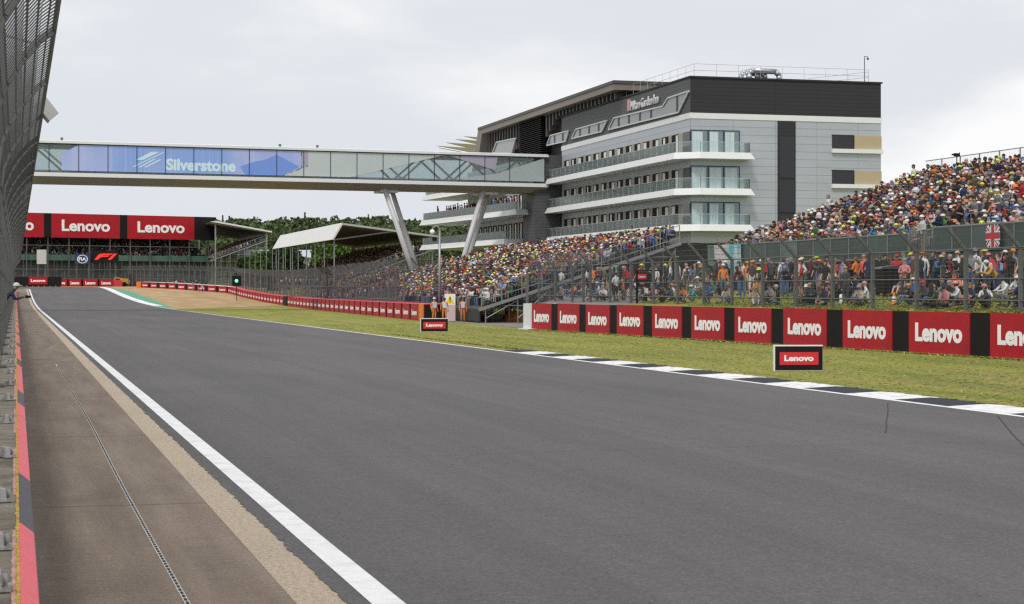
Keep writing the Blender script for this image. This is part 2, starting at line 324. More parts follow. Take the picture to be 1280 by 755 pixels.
# gravel trap + runoff
strip('gravel_trap', 212, 430, lambda y: TRK_R + .1 if y < 424 else -60, lambda y: TRK_R + .12 + (y - 212) * .56 if y < 244 else (36 + (y - 244) * .03 if y < 342 else (39 - (y - 342) * .22 if y < 400 else 60)), M_gravel, .004, 'tan gravel trap outside the bend')
strip('far_grass_strip', 424, 424.5, -60, 60, M_gravel, .004)
bpy.data.objects.remove(bpy.data.objects['far_grass_strip'])
strip('gravel_trap_far', 404, 440, -90, lambda y: TRK_R + .1, M_gravel, .002, 'tan gravel beyond the end of the straight')
strip('green_runoff', 212, 411, TRK_R, lambda y: TRK_R + np.interp(y, [212, 235, 290, 350, 411], [.1, 1.6, 3.6, 3.6, 1.4]), M_green, .0105, 'green painted run-off beside the gravel trap')
strip('white_kerb', 243, 411, TRK_R, TRK_R + 1.25, M_line, .016, 'wide white kerb where the bend begins')
strip('service_road', 96, 140, 29.2, 60, M_dirtroad, .006, 'dusty service road through the gap in the barriers')
# serrated kerb in 2.25 m blocks: one object per colour block
kb = {0: MB(), 1: MB()}; seg = 1; y = 65.5
def tooth(m, ya, yb):                       # a rising wedge, wide at its near end
    x0 = TRK_R; pts = [(x0, ya), (x0 + 1.04, ya), (x0 + .84, yb), (x0, yb)]
    vb = [(px_, py_, P(py_) + .006) for px_, py_ in pts]; vt = [(px_, py_, P(py_) + (.014 if px_ == x0 else .045)) for px_, py_ in pts]
    m.add(vb + vt, [(4, 5, 6, 7), (0, 1, 5, 4), (1, 2, 6, 5), (2, 3, 7, 6), (3, 0, 4, 7)])
kerb = empty('serrated_kerb', (TRK_R, 40, 0), label='low serrated kerb in black and white blocks beside the grass', cat='kerb', kind='structure')
while y > 8:
    m = MB(); L_ = 2.25
    for k in range(3): tooth(m, y - L_ * (k + 1) / 3, y - L_ * k / 3)
    m2 = [(a - TRK_R, b - 40, c) for a, b, c in m.v]; m.v = m2
    m.build('kerb_block', M_kwhite if seg % 2 == 0 else M_kblack, kerb); y -= L_; seg += 1
# cracks in the asphalt and slab joints
M_crack = mat('crack_black', (.02, .02, .02), .9)
def crack(pts, wd, zo=.0125):
    m = MB()
    for a, b in zip(pts[:-1], pts[1:]):
        a = Vector(a); b = Vector(b); d = (b - a).normalized(); n_ = Vector((-d.y, d.x, 0)) * wd / 2
        m.add([a - n_, a + n_, b + n_, b - n_], [(0, 1, 2, 3)])
    return m
def wpts(pp, z): return [W(a, b, z) for a, b in pp]
c1 = [(1110, 503), (1109.6, 507), (1110.2, 512), (1109.4, 516), (1109.8, 520), (1108.2, 524), (1107.6, 529), (1108.4, 533), (1107.2, 537), (1106.8, 541)]
crack(wpts(c1, .0125), .02).build('asphalt_crack', M_crack, kind='structure')
c2 = [(1247, 519.5), (1256, 531), (1266, 543), (1280, 557), (1292, 566)]
crack(wpts(c2, .0125), .022).build('asphalt_crack', M_crack, kind='structure')
jm = MB()
for y in (19.6, 28.9, 38.4, 58, 82):
    m_ = crack([(.1, y, .0035), (.7, y + .03, .0035), (1.3, y - .02, .0035), (1.97, y, .0035)], .010 + y * .0003); jm.add(m_.v, m_.f)
jm.build('slab_joint', mat('joint_dark', (.12, .095, .08), .95), kind='structure')
sm_ = crack([(2.75, 24.6, .0115), (5.5, 24.2, .0115), (9, 24.5, .0115), (17, 24.1, .0115)], .009); sm_.build('asphalt_seam', mat('seam_dark', (.075, .072, .073), .9), kind='structure')
# slot drain: light rim, black slots
dr = empty('slot_drain', (1.19, 20, 0), label='narrow slotted drain line running along the concrete apron', cat='drain')
rim = MB(); V_ = [(x_, float(y_)) for y_ in np.arange(-10, 160, 2.0) for x_ in (0,)]
def drx(y): return 1.19 + .018 * math.sin(y * .23) + .03 * math.sin(y * .06)
ysd = np.arange(-12, 58, 1.5)
for a, b in zip(ysd[:-1], ysd[1:]):
    rim.add([(drx(a) - .02 - 1.19, a - 20, .003), (drx(a) + .02 - 1.19, a - 20, .003), (drx(b) + .02 - 1.19, b - 20, .003), (drx(b) - .02 - 1.19, b - 20, .003)], [(0, 1, 2, 3)])
rim.build('rim', mat('drain_rim', (.55, .53, .50), .8, var=.3, scale=20), dr)
sl = MB(); y = 4.0
while y < 56:
    x_ = drx(y) - 1.19; sl.add([(x_ - .012, y - 20, .0055), (x_ + .012, y - 20, .0055), (x_ + .012, y - 20 + .11, .0055), (x_ - .012, y - 20 + .11, .0055)], [(0, 1, 2, 3)]); y += .15
sl.build('slot', mat('slot_black', (.012, .012, .012), .9), dr)
# ================================================================= pit-side barrier (left)
bw = empty('concrete_barrier', (0, 60, 0), label='long concrete barrier painted red and black with mossy top', cat='barrier')
def wallprof(ya, yb, m, faces, xo=0):
    """faces: list of (x0,z0,x1,z1) strips between the two stations"""
    for x0, z0, x1, z1 in faces:
        m.add([(x0 + xo, ya - 60, P(ya) + z0), (x0 + xo, yb - 60, P(yb) + z0), (x1 + xo, yb - 60, P(yb) + z1), (x1 + xo, ya - 60, P(ya) + z1)], [(0, 1, 2, 3)])
body = MB()
stn = sorted({-20., 350., *np.arange(-20, 350, 5.0).tolist(), *[float(v) for v in YS if -20 < v < 350]})
for a, b in zip(stn[:-1], stn[1:]):
    wallprof(a, b, body, [(.12, -.02, .094, .94), (.094, .94, .024, .996), (.024, .996, -.62, .996), (-.62, .996, -.66, -.02)])
body.build('barrier_body', mat('mossy_concrete', (.20, .175, .135), .95, var=.5, scale=7, bump=.8, bscale=26, dirt=(.09, .085, .055), dscale=3.5), bw)
def face_seg(a, b, m, x_=.004):
    ss = sorted({a, b, *[float(v) for v in YS if a < v < b]})
    for p_, q_ in zip(ss[:-1], ss[1:]): wallprof(p_, q_, m, [(.098, .90, .0975, .942), (.0975, .942, .026, 1.0), (.026, 1.0, .02, 1.0)])
BL = [(10.4 + 11.1 * k, 13.2 + 11.1 * k) for k in range(0, 30)]
M_rp = mat('faded_red_paint', (.80, .115, .15), .6, var=.10, scale=4, dirt=(.72, .13, .15), dscale=2.5); M_bp = mat('faded_black_paint', (.05, .045, .06), .6, var=.2, scale=4)
prev = -20.
for a, b in BL:
    m = MB(); face_seg(prev, a, m); m.build('red_paint', M_rp, bw); m = MB(); face_seg(a, b, m); m.build('black_paint', M_bp, bw); prev = b
m = MB(); face_seg(prev, 350, m); m.build('red_paint', M_rp, bw)
ye = np.arange(5, 120, .09); yv = []; yf = []
for i, yy in enumerate(ye):
    yv += [(.019, yy - 60, P(yy) + 1.0), (.004 - abs(float(rng.normal(0, .005))), yy - 60, P(yy) + 1.0)]
    if i: a = 2 * i; yf.append((a - 2, a, a + 1, a - 1))
ym = MB(); ym.add(yv, yf); ym.build('yellow_paint', mat('worn_yellow_paint', (.5, .3, .03), .8, var=.5, scale=16, dirt=(.16, .13, .08), dscale=9), bw)
pv = []; pf = []
for i, yy in enumerate(ye):
    pv += [(.000, yy - 60, P(yy) + .999), (-.016 - abs(float(rng.normal(0, .004))), yy - 60, P(yy) + .999)]
    if i and (int(yy / 1.7) % 3 != 0): a = 2 * i; pf.append((a - 2, a, a + 1, a - 1))
pm = MB(); pm.add(pv, pf); pm.build('pink_paint', mat('worn_pink_paint', (.5, .27, .24), .85, var=.4, scale=14, dirt=(.22, .17, .13), dscale=8), bw)
# debris fence on it
fl = empty('debris_fence', (-.3, 60, 1), label='tall steel debris fence curving over the track on the left', cat='fence')
FP = [(-.30, 1.0), (-.30, 4.35), (-.25, 4.75), (-.12, 5.08), (.08, 5.4), (.30, 5.66), (.50, 5.82)]
def fp(i, y): return (FP[i][0] + .30, y - 60, P(y) + FP[i][1] - 1)
posts = [6.5 + 6.2 * k for k in range(0, 55)]
for y in posts:
    m = MB()
    for i in range(len(FP) - 1): m.bar(fp(i, y), fp(i + 1, y), .09, .10)
    m.box((0, y - 60, P(y) + .02), (.3, .34, .035)); m.tube((.0, y - 60, P(y) + 4.75), (.62, y - 60, P(y) + 4.6), .02)
    m.build('post', M_dgalv, fl)
ca = MB()
for i, t, r in ((0, .02, .014), (0, .25, .012), (0, .5, .012), (0, .75, .012), (1, .0, .03), (2, .5, .012), (3, .0, .014), (3, .6, .012), (4, .2, .014), (4, .8, .012), (5, .5, .012), (5, 1.0, .035)):
    for a, b in zip(posts[:-1], posts[1:]):
        pa = Vector(fp(i, a)).lerp(Vector(fp(i + 1, a)), t); pb = Vector(fp(i, b)).lerp(Vector(fp(i + 1, b)), t); ca.tube(pa, pb, r, n=4)
ca.build('cable', M_dgalv, fl)
A = []; B = []
for y in np.concatenate([np.arange(7, 60, .05), np.arange(60, 160, .1), np.arange(160, 335, .2)]):
    for i in range(len(FP) - 1):
        if i == 0 or y > 42: A.append(fp(i, y)); B.append(fp(i + 1, y))
Vv, Ff = wires(A, B, .0032); npmesh('wire_mesh', Vv, Ff, M_wire, parent=fl)
A = []; B = []
for y in np.arange(7, 42, .30):
    for i in range(1, len(FP) - 1): A.append(fp(i, y)); B.append(fp(i + 1, y))
Vv, Ff = wires(A, B, .0115); npmesh('wire_mesh', Vv, Ff, M_wire, parent=fl)
A = []; B = []
for i in range(len(FP) - 1):
    Ls = (Vector(FP[i]) - Vector(FP[i + 1])).length; nn = max(1, int(Ls / (.1 if i == 0 else .3)))
    for t in np.linspace(0, 1, nn, endpoint=False):
        for a, b in zip(posts[:-1], posts[1:]): A.append(Vector(fp(i, a)).lerp(Vector(fp(i + 1, a)), t)); B.append(Vector(fp(i, b)).lerp(Vector(fp(i + 1, b)), t))
Vv, Ff = wires(A, B, .003); npmesh('wire_mesh', Vv, Ff, M_wire, parent=fl)
# clamp brackets bolted on the barrier top
M_zinc = mat('zinc_bracket', (.55, .55, .55), .4, .7, var=.25, scale=20, dirt=(.2, .16, .13), dscale=12)
bp_ = MB(); bp_.box((0, 0, .012), (.09, .17, .02)); bp_.box((-.015, .0, .05), (.035, .15, .06)); bp_.tube((.02, .045, .02), (.02, .045, .075), .012); bp_.tube((.02, -.045, .02), (.02, -.045, .075), .012)
bp_.box((-.07, 0, .03), (.09, .03, .05), .35)
bme = bp_.mesh('fence_bracket', M_zinc)
nb = ['first', 'second', 'third', 'fourth', 'fifth', 'sixth', 'seventh', 'eighth', 'ninth', 'tenth', 'eleventh', 'twelfth', 'thirteenth', 'fourteenth', 'fifteenth', 'sixteenth', 'seventeenth', 'eighteenth', 'nineteenth', 'twentieth']
for k, y in enumerate([8.1, 9.4, 11.5, 14.5, 18.2, 22, 25.5, 29, 33, 37.5, 42, 47, 52, 57]):
    link('fence_bracket', bme, None, loc=(-.065 - .004 * (k % 3), y, 1.001), rz=.1 * (k % 4), label='small galvanised clamp bracket on the barrier top, %s from the bottom of the photo' % nb[k], cat='bracket', group='clamp brackets along the barrier top')
# light panel hung out over the fence top
lp = empty('light_panel', (.42, 37.2, 5.2), label='pale grey signal light panel hanging off the debris fence top', cat='light panel')
m = MB(); zc = HZ(142, .6, 38); pts = [(-.16, .12), (.14, -.24), (.34, -.06), (.06, .30)]
m.prism([(a * .9, b * .9) for a, b in pts], lambda a, b: (a + .1, 0, b + (zc - 5.2)), lambda a, b: (a + .1, .12, b + (zc - 5.2))); m.build('housing', mat('panel_grey', (.42, .42, .40), .5), lp)
m = MB(); m.prism([(-.16, .1), (.14, -.25), (.11, -.29), (-.2, .06)], lambda a, b: (a * .9 + .1, -.02, b * .9 + zc - 5.2), lambda a, b: (a * .9 + .1, .14, b * .9 + zc - 5.2)); m.build('bracket', M_dgalv, lp)
# ================================================================= advertising walls
def wall_line(p0, p1):
    p0 = Vector(p0); p1 = Vector(p1)
    def at_px(px):                              # parameter along p0->p1 for a pixel column
        t_ = math.tan(ang(px)); d = p1 - p0     # x = y*t
        return (p0.y * t_ - p0.x) / (d.x - d.y * t_)
    return p0, p1, at_px
def board_mesh(Lx, H, D, m): b = MB(); b.b2(-Lx / 2, Lx / 2, 0, D, 0, H); return b.mesh('advertising_board', m)
LEN = 'Lenovo'
# right-hand wall: far end (665,412) to near (1280,450)
p0, p1, apx = wall_line(W(665, 412), W(1280, 450))
u = (p1 - p0).normalized(); rz = math.atan2(u.y, u.x); nrm = Vector((u.y, -u.x, 0))
edges = [(665, 689), (697, 724), (732, 762), (771, 804), (815, 852), (864, 905), (918, 964), (979, 1033), (1053, 1115), (1136, 1212), (1237.5, 1325)]
H = 1.52; wall_len = (p1 - p0).length
for k, (a, b) in enumerate(edges):
    ta, tb = apx(a) * wall_len, apx(b) * wall_len; Lx = tb - ta; c = p0 + u * (ta + tb) / 2
    o = link('advertising_board', board_mesh(Lx - .01, H, .1, M_red), None, loc=c + Vector((0, 0, rng.normal(0, .008))), rz=rz + rng.normal(0, .003), cat='advertising board', group='red boards on the wall beside the spectators',
             label='red lettered board on the near wall, %s' % (['right beside the white end block', 'second from the white end block', 'third from the white end block', 'fourth from the white end block', 'fifth from the white end block', 'sixth from the white end block', 'seventh from the white end block', 'eighth from the white end block', 'behind the small black sign', 'last before the photo edge', 'cut off by the photo edge'][k]))
    w_ = min(Lx * .77, 3.3)
    link('lettering', text_mesh(LEN, round(w_, 2), .68, M_letter, bold=.045, name='lettering'), o, loc=(0, -.006, .78))
    if k < len(edges) - 1:
        tn = apx(edges[k + 1][0]) * wall_len; c = p0 + u * (tb + tn) / 2
        m = MB(); m.b2(-(tn - tb) / 2 + .01, (tn - tb) / 2 - .01, .03, .13, 0, H - .01); m.b2(-(tn - tb) / 2 + .03, (tn - tb) / 2 - .03, .02, .03, .05, H - .06)
        m.build('black_board', M_black, None, rz=rz, loc=c, cat='advertising board', group='black boards between the red ones', label='plain black board between %s and %s red boards from the white end block' % (nb[k], nb[k + 1]))
m = MB(); L2 = wall_len + 8; m.b2(0, L2, .14, .55, 0, H - .06); m.b2(0, L2, -.14, .14, -.02, .035)
m.build('barrier_wall', mat('pale_concrete', (.5, .49, .47), .85, var=.15, scale=3, dirt=(.36, .33, .29)), None, loc=p0, rz=rz, label='pale concrete barrier carrying the red and black boards before the spectator bank', cat='barrier')
eb = MB(); eb.b2(-1.35, -.06, -.05, 1.5, 0, 1.5); eb.b2(-1.5, .9, -.3, -.05, 0, .06)
eb.build('end_block', mat('white_block', (.66, .68, .7), .6, var=.08, scale=2), None, loc=p0, rz=rz, label='white end block closing the near advertising wall', cat='block')
# the two low signs on the verge
def verge_sign(pxl, pxr, py, Hh, label):
    A_ = W(pxl, py); wd = (pxr - pxl) / F * depth(A_.x, A_.y); c = W((pxl + pxr) / 2, py); r_ = -YAW + R(4)
    e = empty('verge_sign', (c.x, c.y, 0), r_, label=label, cat='sign')
    m = MB(); m.b2(-wd / 2, wd / 2, .0, .14, .0, Hh); m.build('sign_body', M_white, e)
    m = MB(); m.b2(-wd / 2 + .035, wd / 2 - .008, -.012, .0, .02, Hh - .035); m.build('black_face', M_black, e)
    m = MB(); m.b2(-wd / 2 + .16, wd / 2 - .13, -.016, -.012, .17, Hh - .2); f = m.build('red_panel', mat('sign_red', (.62, .02, .035), .45), e)
    link('lettering', text_mesh(LEN, wd * .60, .17 * Hh / .72, M_letter, bold=.045), f, loc=(.012, -.02, Hh * .49))
verge_sign(967, 1029, 463.5, .73, 'low black sign with red panel standing on the grass near the kerb')
verge_sign(525.5, 560, 414.5, .73, 'low black sign with red panel standing on the grass before the marshals')
# far walls round the gravel trap
A_ = (25.1, 400); B_ = (38.4, 340); C_ = (35.0, 240); D_ = (28.8, 130.5)
def hoarding(p, q, pitch, red_frac, Hh, dep, group, lab, skip_ends=0, letters=True, top=True):
    p = Vector((*p, 0)); q = Vector((*q, 0)); u = (q - p).normalized(); Lw = (q - p).length; n_ = int(round(Lw / pitch)); pt = Lw / n_; rz = math.atan2(u.y, u.x)
    Lx = pt * red_frac; b = MB(); b.b2(-Lx / 2, Lx / 2, 0, .08, 0, Hh); bme = b.mesh('advertising_board', M_red)
    for k in range(n_):
        c = p + u * pt * (k + .5); z = P(c.y) - .05
        o = link('advertising_board', bme, None, loc=(c.x, c.y, z), rz=rz, cat='advertising board', group=group, label=lab(k, n_))
        if letters: link('lettering', text_mesh(LEN, round(Lx * .72, 2), Hh * .34, M_letter, bold=.045), o, loc=(0, -.012, Hh * .5))
    w = empty('barrier_wall', (p.x, p.y, 0), rz, label=lab(-1, n_), cat='barrier')
    m = MB(); mt = MB(); nseg = 24
    for k in range(nseg):
        xa, xb = Lw * k / nseg, Lw * (k + 1) / nseg; za = P((p + u * xa).y); zb = P((p + u * xb).y)
        def V4(y, z, x, zz): return (x, y, zz + z)
        m.add([V4(.09, -.1, xa, za), V4(.09, -.1, xb, zb), V4(.09, Hh - .07, xb, zb), V4(.09, Hh - .07, xa, za)], [(0, 1, 2, 3)])
        mt.add([V4(.0, Hh - .045, xa, za), V4(.0, Hh - .045, xb, zb), V4(dep, Hh - .01, xb, zb), V4(dep, Hh - .01, xa, za), V4(dep, -.1, xa, za), V4(dep, -.1, xb, zb)], [(0, 1, 2, 3), (3, 2, 5, 4)])
    m.build('wall_body', M_black, w); mt.build('wall_top', M_redtop if top else M_white, w)
def ordi(k, n):
    return '%s from its %s end' % ((nb[k], 'far') if k < n - 1 - k else (nb[n - 1 - k], 'near'))
hoarding(C_, D_, 4.2, .80, 1.27, 1.5, 'red boards on the middle barrier', lambda k, n: ('long red topped barrier along the middle of the verge' if k < 0 else 'small red board on the long middle barrier, %s' % ordi(k, n)))
hoarding(B_, (35.1, 244.5), 4.6, .80, 1.27, 1.3, 'red boards on the barrier behind the gravel', lambda k, n: ('red topped barrier curving behind the gravel trap' if k < 0 else 'tiny red board on the barrier behind the gravel, %s' % ordi(k, n)))
hoarding((26.0, 396), B_, 6.6, .74, 1.27, 1.3, 'red boards on the farthest gravel barrier', lambda k, n: ('black barrier with white top at the far edge of the gravel' if k < 0 else 'tiny red board on the far black barrier, %s' % ordi(k, n)), top=False)
def blockm(name, c, size, rz, m, label, cat='block'):
    b = MB(); b.b2(-size[0] / 2, size[0] / 2, 0, size[1], 0, size[2]); b.b2(-size[0] / 2 + .05, size[0] / 2 - .05, -.02, 0, .06, size[2] - .06)
    return b.build(name, m, None, loc=(c[0], c[1], P(c[1])), rz=rz, label=label, cat=cat)
ru = math.atan2(D_[1] - C_[1], D_[0] - C_[0])
blockm('tyre_block', (35.05, 242.2), (4.2, 1.2, 1.28), ru, M_black, 'black wrapped tyre block where the long red barrier begins')
blockm('tyre_block', (28.75, 129.6), (1.9, 1.5, 1.28), ru, M_orange, 'orange end block of the long red barrier beside the marshals')
blockm('tyre_block', (25.3, 399), (4.5, 1.2, 1.25), ru, M_orange, 'orange end block of the farthest barrier beside the yellow tractor')
m = MB(); m.b2(0, 1.5, -.3, 0, 0, 1.2); o = m.build('tyre_block', M_black, None, loc=(28.75, 128.55, 0), rz=R(-3), label='black faced end block with red top beside the orange block', cat='block'); m = MB(); m.b2(-.02, 1.52, -.32, .02, 1.2, 1.26); m.build('red_top', M_redtop, o)
# far boards straight ahead
def zfar(y): return P(y)
Yf = 432
for k, (a, b) in enumerate([(86, 103), (108, 124), (127.5, 143.5)][:0] + [(67.5, 84), (86, 101.5), (104, 122), (124.5, 141)]):
    pa = Yf * math.tan(ang(a)); pb = Yf * math.tan(ang(b)); m = MB(); m.b2(-(pb - pa) / 2, (pb - pa) / 2, 0, .8, 0, 1.75)
    o = m.build('advertising_board', M_red, None, loc=((pa + pb) / 2, Yf, P(Yf)), rz=0, cat='advertising board', group='red boards at the end of the straight', label='small red board at the end of the straight, %s in the row' % nb[k])
    link('lettering', text_mesh(LEN, (pb - pa) * .7, .75, M_letter, bold=.045), o, loc=(0, -.01, .85))
xa = Yf * math.tan(ang(64)); xb = Yf * math.tan(ang(153)); m = MB(); m.b2(0, xb - xa - 2.5, .4, 1.2, 0, 1.7); m.b2(xb - xa - 2.4, xb - xa, .3, 1.0, 0, 1.5, 1)
m.build('barrier_wall', [M_black, M_redtop], None, loc=(xa, Yf, P(Yf)), label='black barrier behind the row of small red boards ahead', cat='barrier')
e = empty('advertising_block', (Yf * math.tan(ang(48.5)) * .97, Yf * .97, P(Yf * .97)), 0, label='black block row with one raised red lettered panel, far left', cat='advertising board')
m = MB()
for k in range(9): m.b2(-6.2 + k * 1.25, -6.2 + k * 1.25 + 1.0, 0, 1, 0, 2.1 if k in (0, 8) else .5)
m.b2(-6.2, 5.0, .1, .9, .4, 2.2); m.build('tyre_stack', M_black, e)
m = MB(); m.b2(-2.2, 1.9, -.1, .0, .55, 2.2); f = m.build('panel', M_red, e); link('lettering', text_mesh(LEN, 3.2, .62, M_letter, bold=.045), f, loc=(-.15, -.11, 1.4))
# yellow tractor
tx = empty('tractor', (Yf * math.tan(ang(161)), Yf + 3, P(Yf)), R(20), label='yellow recovery tractor parked at the end of the straight', cat='tractor')
m = MB(); m.b2(-1.9, .2, -.7, .7, .7, 1.5); m.prism([(-1.9, 1.5), (.0, 1.5), (-.2, 1.9), (-1.7, 1.75)], lambda a, b: (a, -.55, b), lambda a, b: (a, .55, b)); m.build('body', mat('tractor_yellow', (.6, .3, .02), .5), tx)
m = MB(); m.prism([(0, 1.4), (1.5, 1.4), (1.35, 2.9), (.2, 2.9)], lambda a, b: (a, -.65, b), lambda a, b: (a, .65, b)); m.b2(.1, 1.5, -.75, .75, 2.9, 3.0); m.build('cab', M_black, tx)
for xx, r_ in ((-1.3, .55), (1.1, .8)):
    for s_ in (-1, 1): m = MB(); m.tube((xx, s_ * .6, r_), (xx, s_ * .95, r_), r_, n=14); m.build('wheel', M_black, tx)
m = MB(); m.bar((-1.0, .0, 1.7), (-3.2, 0, 2.2), .2, .25); m.bar((-3.2, 0, 2.2), (-3.8, 0, .7), .2, .2); m.build('arm', mat('tractor_yellow', (0, 0, 0)), tx)
# ================================================================= debris fences on the far side
def track_fence(name, pts, z0f, label, Hs=2.25, crank=(.75, .78), spacing=3.66, wire=.1, r=.004, side=-1, rails=(1.18, .42), prad=.075):
    """posts with cranked tops leaning over the track side (side gives the sign)"""
    pts = [Vector((*p, 0)) for p in pts]; e = empty(name, (pts[0].x, pts[0].y, 0), label=label, cat='fence'); O = Vector((pts[0].x, pts[0].y, 0))
    A = []; B = []; rl = MB(); pp = []
    for a, b in zip(pts[:-1], pts[1:]):
        L_ = (b - a).length; d = (b - a) / L_; nrm = Vector((-d.y, d.x, 0)) * side; n_ = max(1, round(L_ / spacing)); q = [a + (b - a) * k / n_ for k in range(n_ + 1)]
        for k, c in enumerate(q):
            if k == 0 and a is not pts[0]: continue
            pp.append((c, nrm))
        for c0, c1 in zip(q[:-1], q[1:]):
            za, zb = z0f(c0), z0f(c1)
            for hz in (*rails, Hs):
                rl.tube(c0 - O + Vector((0, 0, za + hz)), c1 - O + Vector((0, 0, zb + hz)), .028, n=4)
            for t in (.0, .33, .66, 1):
                rl.tube(c0 - O + nrm * crank[0] * t + Vector((0, 0, za + Hs + crank[1] * t)), c1 - O + nrm * crank[0] * t + Vector((0, 0, zb + Hs + crank[1] * t)), .01, n=3)
            nh = int(Hs / wire / 1.5)
            for j in range(nh): A.append(c0 - O + Vector((0, 0, za + Hs * j / nh))); B.append(c1 - O + Vector((0, 0, zb + Hs * j / nh)))
        nw = int(L_ / wire)
        for k in range(nw):
            c = a + (b - a) * (k / nw); z = z0f(c); A.append(c - O + Vector((0, 0, z))); B.append(c - O + Vector((0, 0, z + Hs))); A.append(c - O + Vector((0, 0, z + Hs))); B.append(c - O + nrm * crank[0] + Vector((0, 0, z + Hs + crank[1])))
    for c, nrm in pp:
        z = z0f(c); m = MB(); b0 = c - O + Vector((0, 0, z - .1)); b1 = c - O + Vector((0, 0, z + Hs)); m.bar(b0, b1, prad * 1.7, prad * 1.7); m.bar(b1 - Vector((0, 0, .04)), b1 + nrm * (crank[0] + .05) + Vector((0, 0, crank[1] + .05)), prad * 1.5, prad * 1.5)
        m.build('post', M_dgalv, e)
    rl.build('rail', M_dgalv, e); Vv, Ff = wires([tuple(v) for v in A], [tuple(v) for v in B], r); npmesh('wire_mesh', Vv, Ff, M_wire, parent=e)
    return e
BANK = 1.5
track_fence('debris_fence', [(33, 50.85), (33, 113.1)], lambda c: BANK, 'cranked debris fence between the near boards and the standing spectators', side=1)
zf = lambda c: P(c.y)
track_fence('debris_fence', [(38.2, 139), (32, 137.2), (31.0, 146), (36.8, 242), (40.2, 340), (30, 402), (25, 438), (-40, 436)], zf, 'long grey debris fence behind the red barriers and gravel trap', Hs=3.9, crank=(.9, .9), spacing=4.6, wire=.14, r=.0042, side=1, rails=(1.3, 2.6))
track_fence('access_gate_fence', [(28.9, 101.5), (33, 103.5)], lambda c: 0, 'short mesh fence panel closing the bank behind the white end block', Hs=3.4, crank=(.5, .5), wire=.1, side=-1)
# ================================================================= footbridge
b0 = Vector((2.4, 190.5, 0)); b1 = Vector((56, 196, 0)); bu = (b1 - b0).normalized(); brz = math.atan2(bu.y, bu.x)
br = empty('footbridge', (b0.x, b0.y, 0), brz, label='long glazed footbridge with blue printed film crossing the track', cat='footbridge')
X0, X1, DP = -28.0, 56.2, 4.6
def bt(px): t_ = math.tan(ang(px)); return (b0.y * t_ - b0.x) / (bu.x - bu.y * t_)   # along-bridge coordinate of a pixel column
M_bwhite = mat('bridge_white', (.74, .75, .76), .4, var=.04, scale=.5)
ZT, ZG1, ZG0, ZB, ZSF = 17.68, 17.22, 14.42, 13.92, 13.28
m = MB(); m.prism([(-.25, ZG1 + .12), (-.25, ZT - .08), (.2, ZT), (DP - .2, ZT), (DP + .25, ZT - .08), (DP + .25, ZG1 + .12)], lambda a, b: (X0, a, b), lambda a, b: (X1, a, b)); m.build('roof', M_bwhite, br)
m = MB(); m.b2(X0, X1, -.06, .02, ZG1, ZG1 + .12); m.b2(X0, X1, -.06, .02, ZG0 - .1, ZG0); m.b2(X0, X1, DP - .02, DP + .06, ZG1, ZG1 + .12); m.build('glazing_track', mat('dark_frame', (.03, .05, .065), .4), br)
m = MB(); m.b2(X0, X1, -.3, DP + .3, ZB, ZG0 - .1); m.build('floor_band', M_bwhite, br)
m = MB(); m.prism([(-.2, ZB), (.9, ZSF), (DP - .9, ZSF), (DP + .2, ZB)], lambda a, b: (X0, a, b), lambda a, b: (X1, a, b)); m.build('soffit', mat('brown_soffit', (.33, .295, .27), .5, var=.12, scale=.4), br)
M_bglass = glass('bridge_glass', (.80, .85, .85), .88)
pw = bt(98.5) - bt(61.5); k0 = math.ceil((X0 - bt(61.2)) / pw); xs = [bt(61.2) + pw * k for k in range(k0, 40) if X0 < bt(61.2) + pw * k < X1]
ml = MB()
for k, x in enumerate(xs[:-1]):
    m = MB(); m.b2(x + .03, xs[k + 1] - .03, .0, .02, ZG0, ZG1); m.build('glass_panel', M_bglass, br)
    m = MB(); m.b2(x - .035, x + .035, -.11, .03, ZG0, ZG1); m.build('mullion', mat('dark_frame', (0, 0, 0)), br)
m = MB(); m.b2(X0, X1, DP - .02, DP, ZG0, ZG1); m.build('rear_glazing', glass('bridge_glass_rear', (.86, .9, .91), .93), br)
# truss inside
tr = MB(); tp = 6.0; x = X0 + 1; yy_ = 1.0
for yy_ in (.5, DP - .5):
    x = X0 + 1
    while x < X1 - 3: tr.bar((x, yy_, ZG0 + .1), (x + tp / 2, yy_, ZG1 - .1), .2, .2); tr.bar((x + tp / 2, yy_, ZG1 - .1), (x + tp, yy_, ZG0 + .1), .2, .2); x += tp
    tr.b2(X0, X1, yy_ - .1, yy_ + .1, ZG0 + .02, ZG0 + .2); tr.b2(X0, X1, yy_ - .1, yy_ + .1, ZG1 - .2, ZG1)
tr.build('truss', mat('truss_white', (.5, .56, .56), .5), br)
m = MB(); m.b2(X0, X1, 1, DP - 1, ZG0, ZG0 + .05); m.build('walkway', mat('walkway_grey', (.2, .22, .22), .8), br)
# films on the glass
def zb(py, px): return HZ(py, *(b0 + bu * bt(px)).xy)
def film(name, pts, m_, y=-.075):
    P3 = [(bt(px), min(ZG1, max(ZG0 + .14, zb(py, px)))) for px, py in pts]
    mm = MB(); mm.prism(P3, lambda a, b: (a, y + .02, b), lambda a, b: (a, y, b)); return mm.build(name, m_, br)
def _film(nt, b):
    v = coords(nt, (1, 1, 1)); st = nz(nt, coords(nt, (1, 0, 0)), 2.6, 2, .9); big = nz(nt, coords(nt, (1, 0, .5)), .16, 2, .5)
    c = mixc(nt, mrange(nt, big, .42, .6), (.24, .38, .76), (.42, .48, .78)); c = mixc(nt, mrange(nt, st, .50, .66, 0, .4), c, (.5, .56, .84))
    nt.links.new(c, b.inputs['Base Color']); b.inputs['Roughness'].default_value = .25
M_film = ground_mat('blue_printed_film', _film)
film('blue_film', [(77, 213), (77, 192), (98, 180), (376, 186), (376, 210), (352, 224)], M_film)
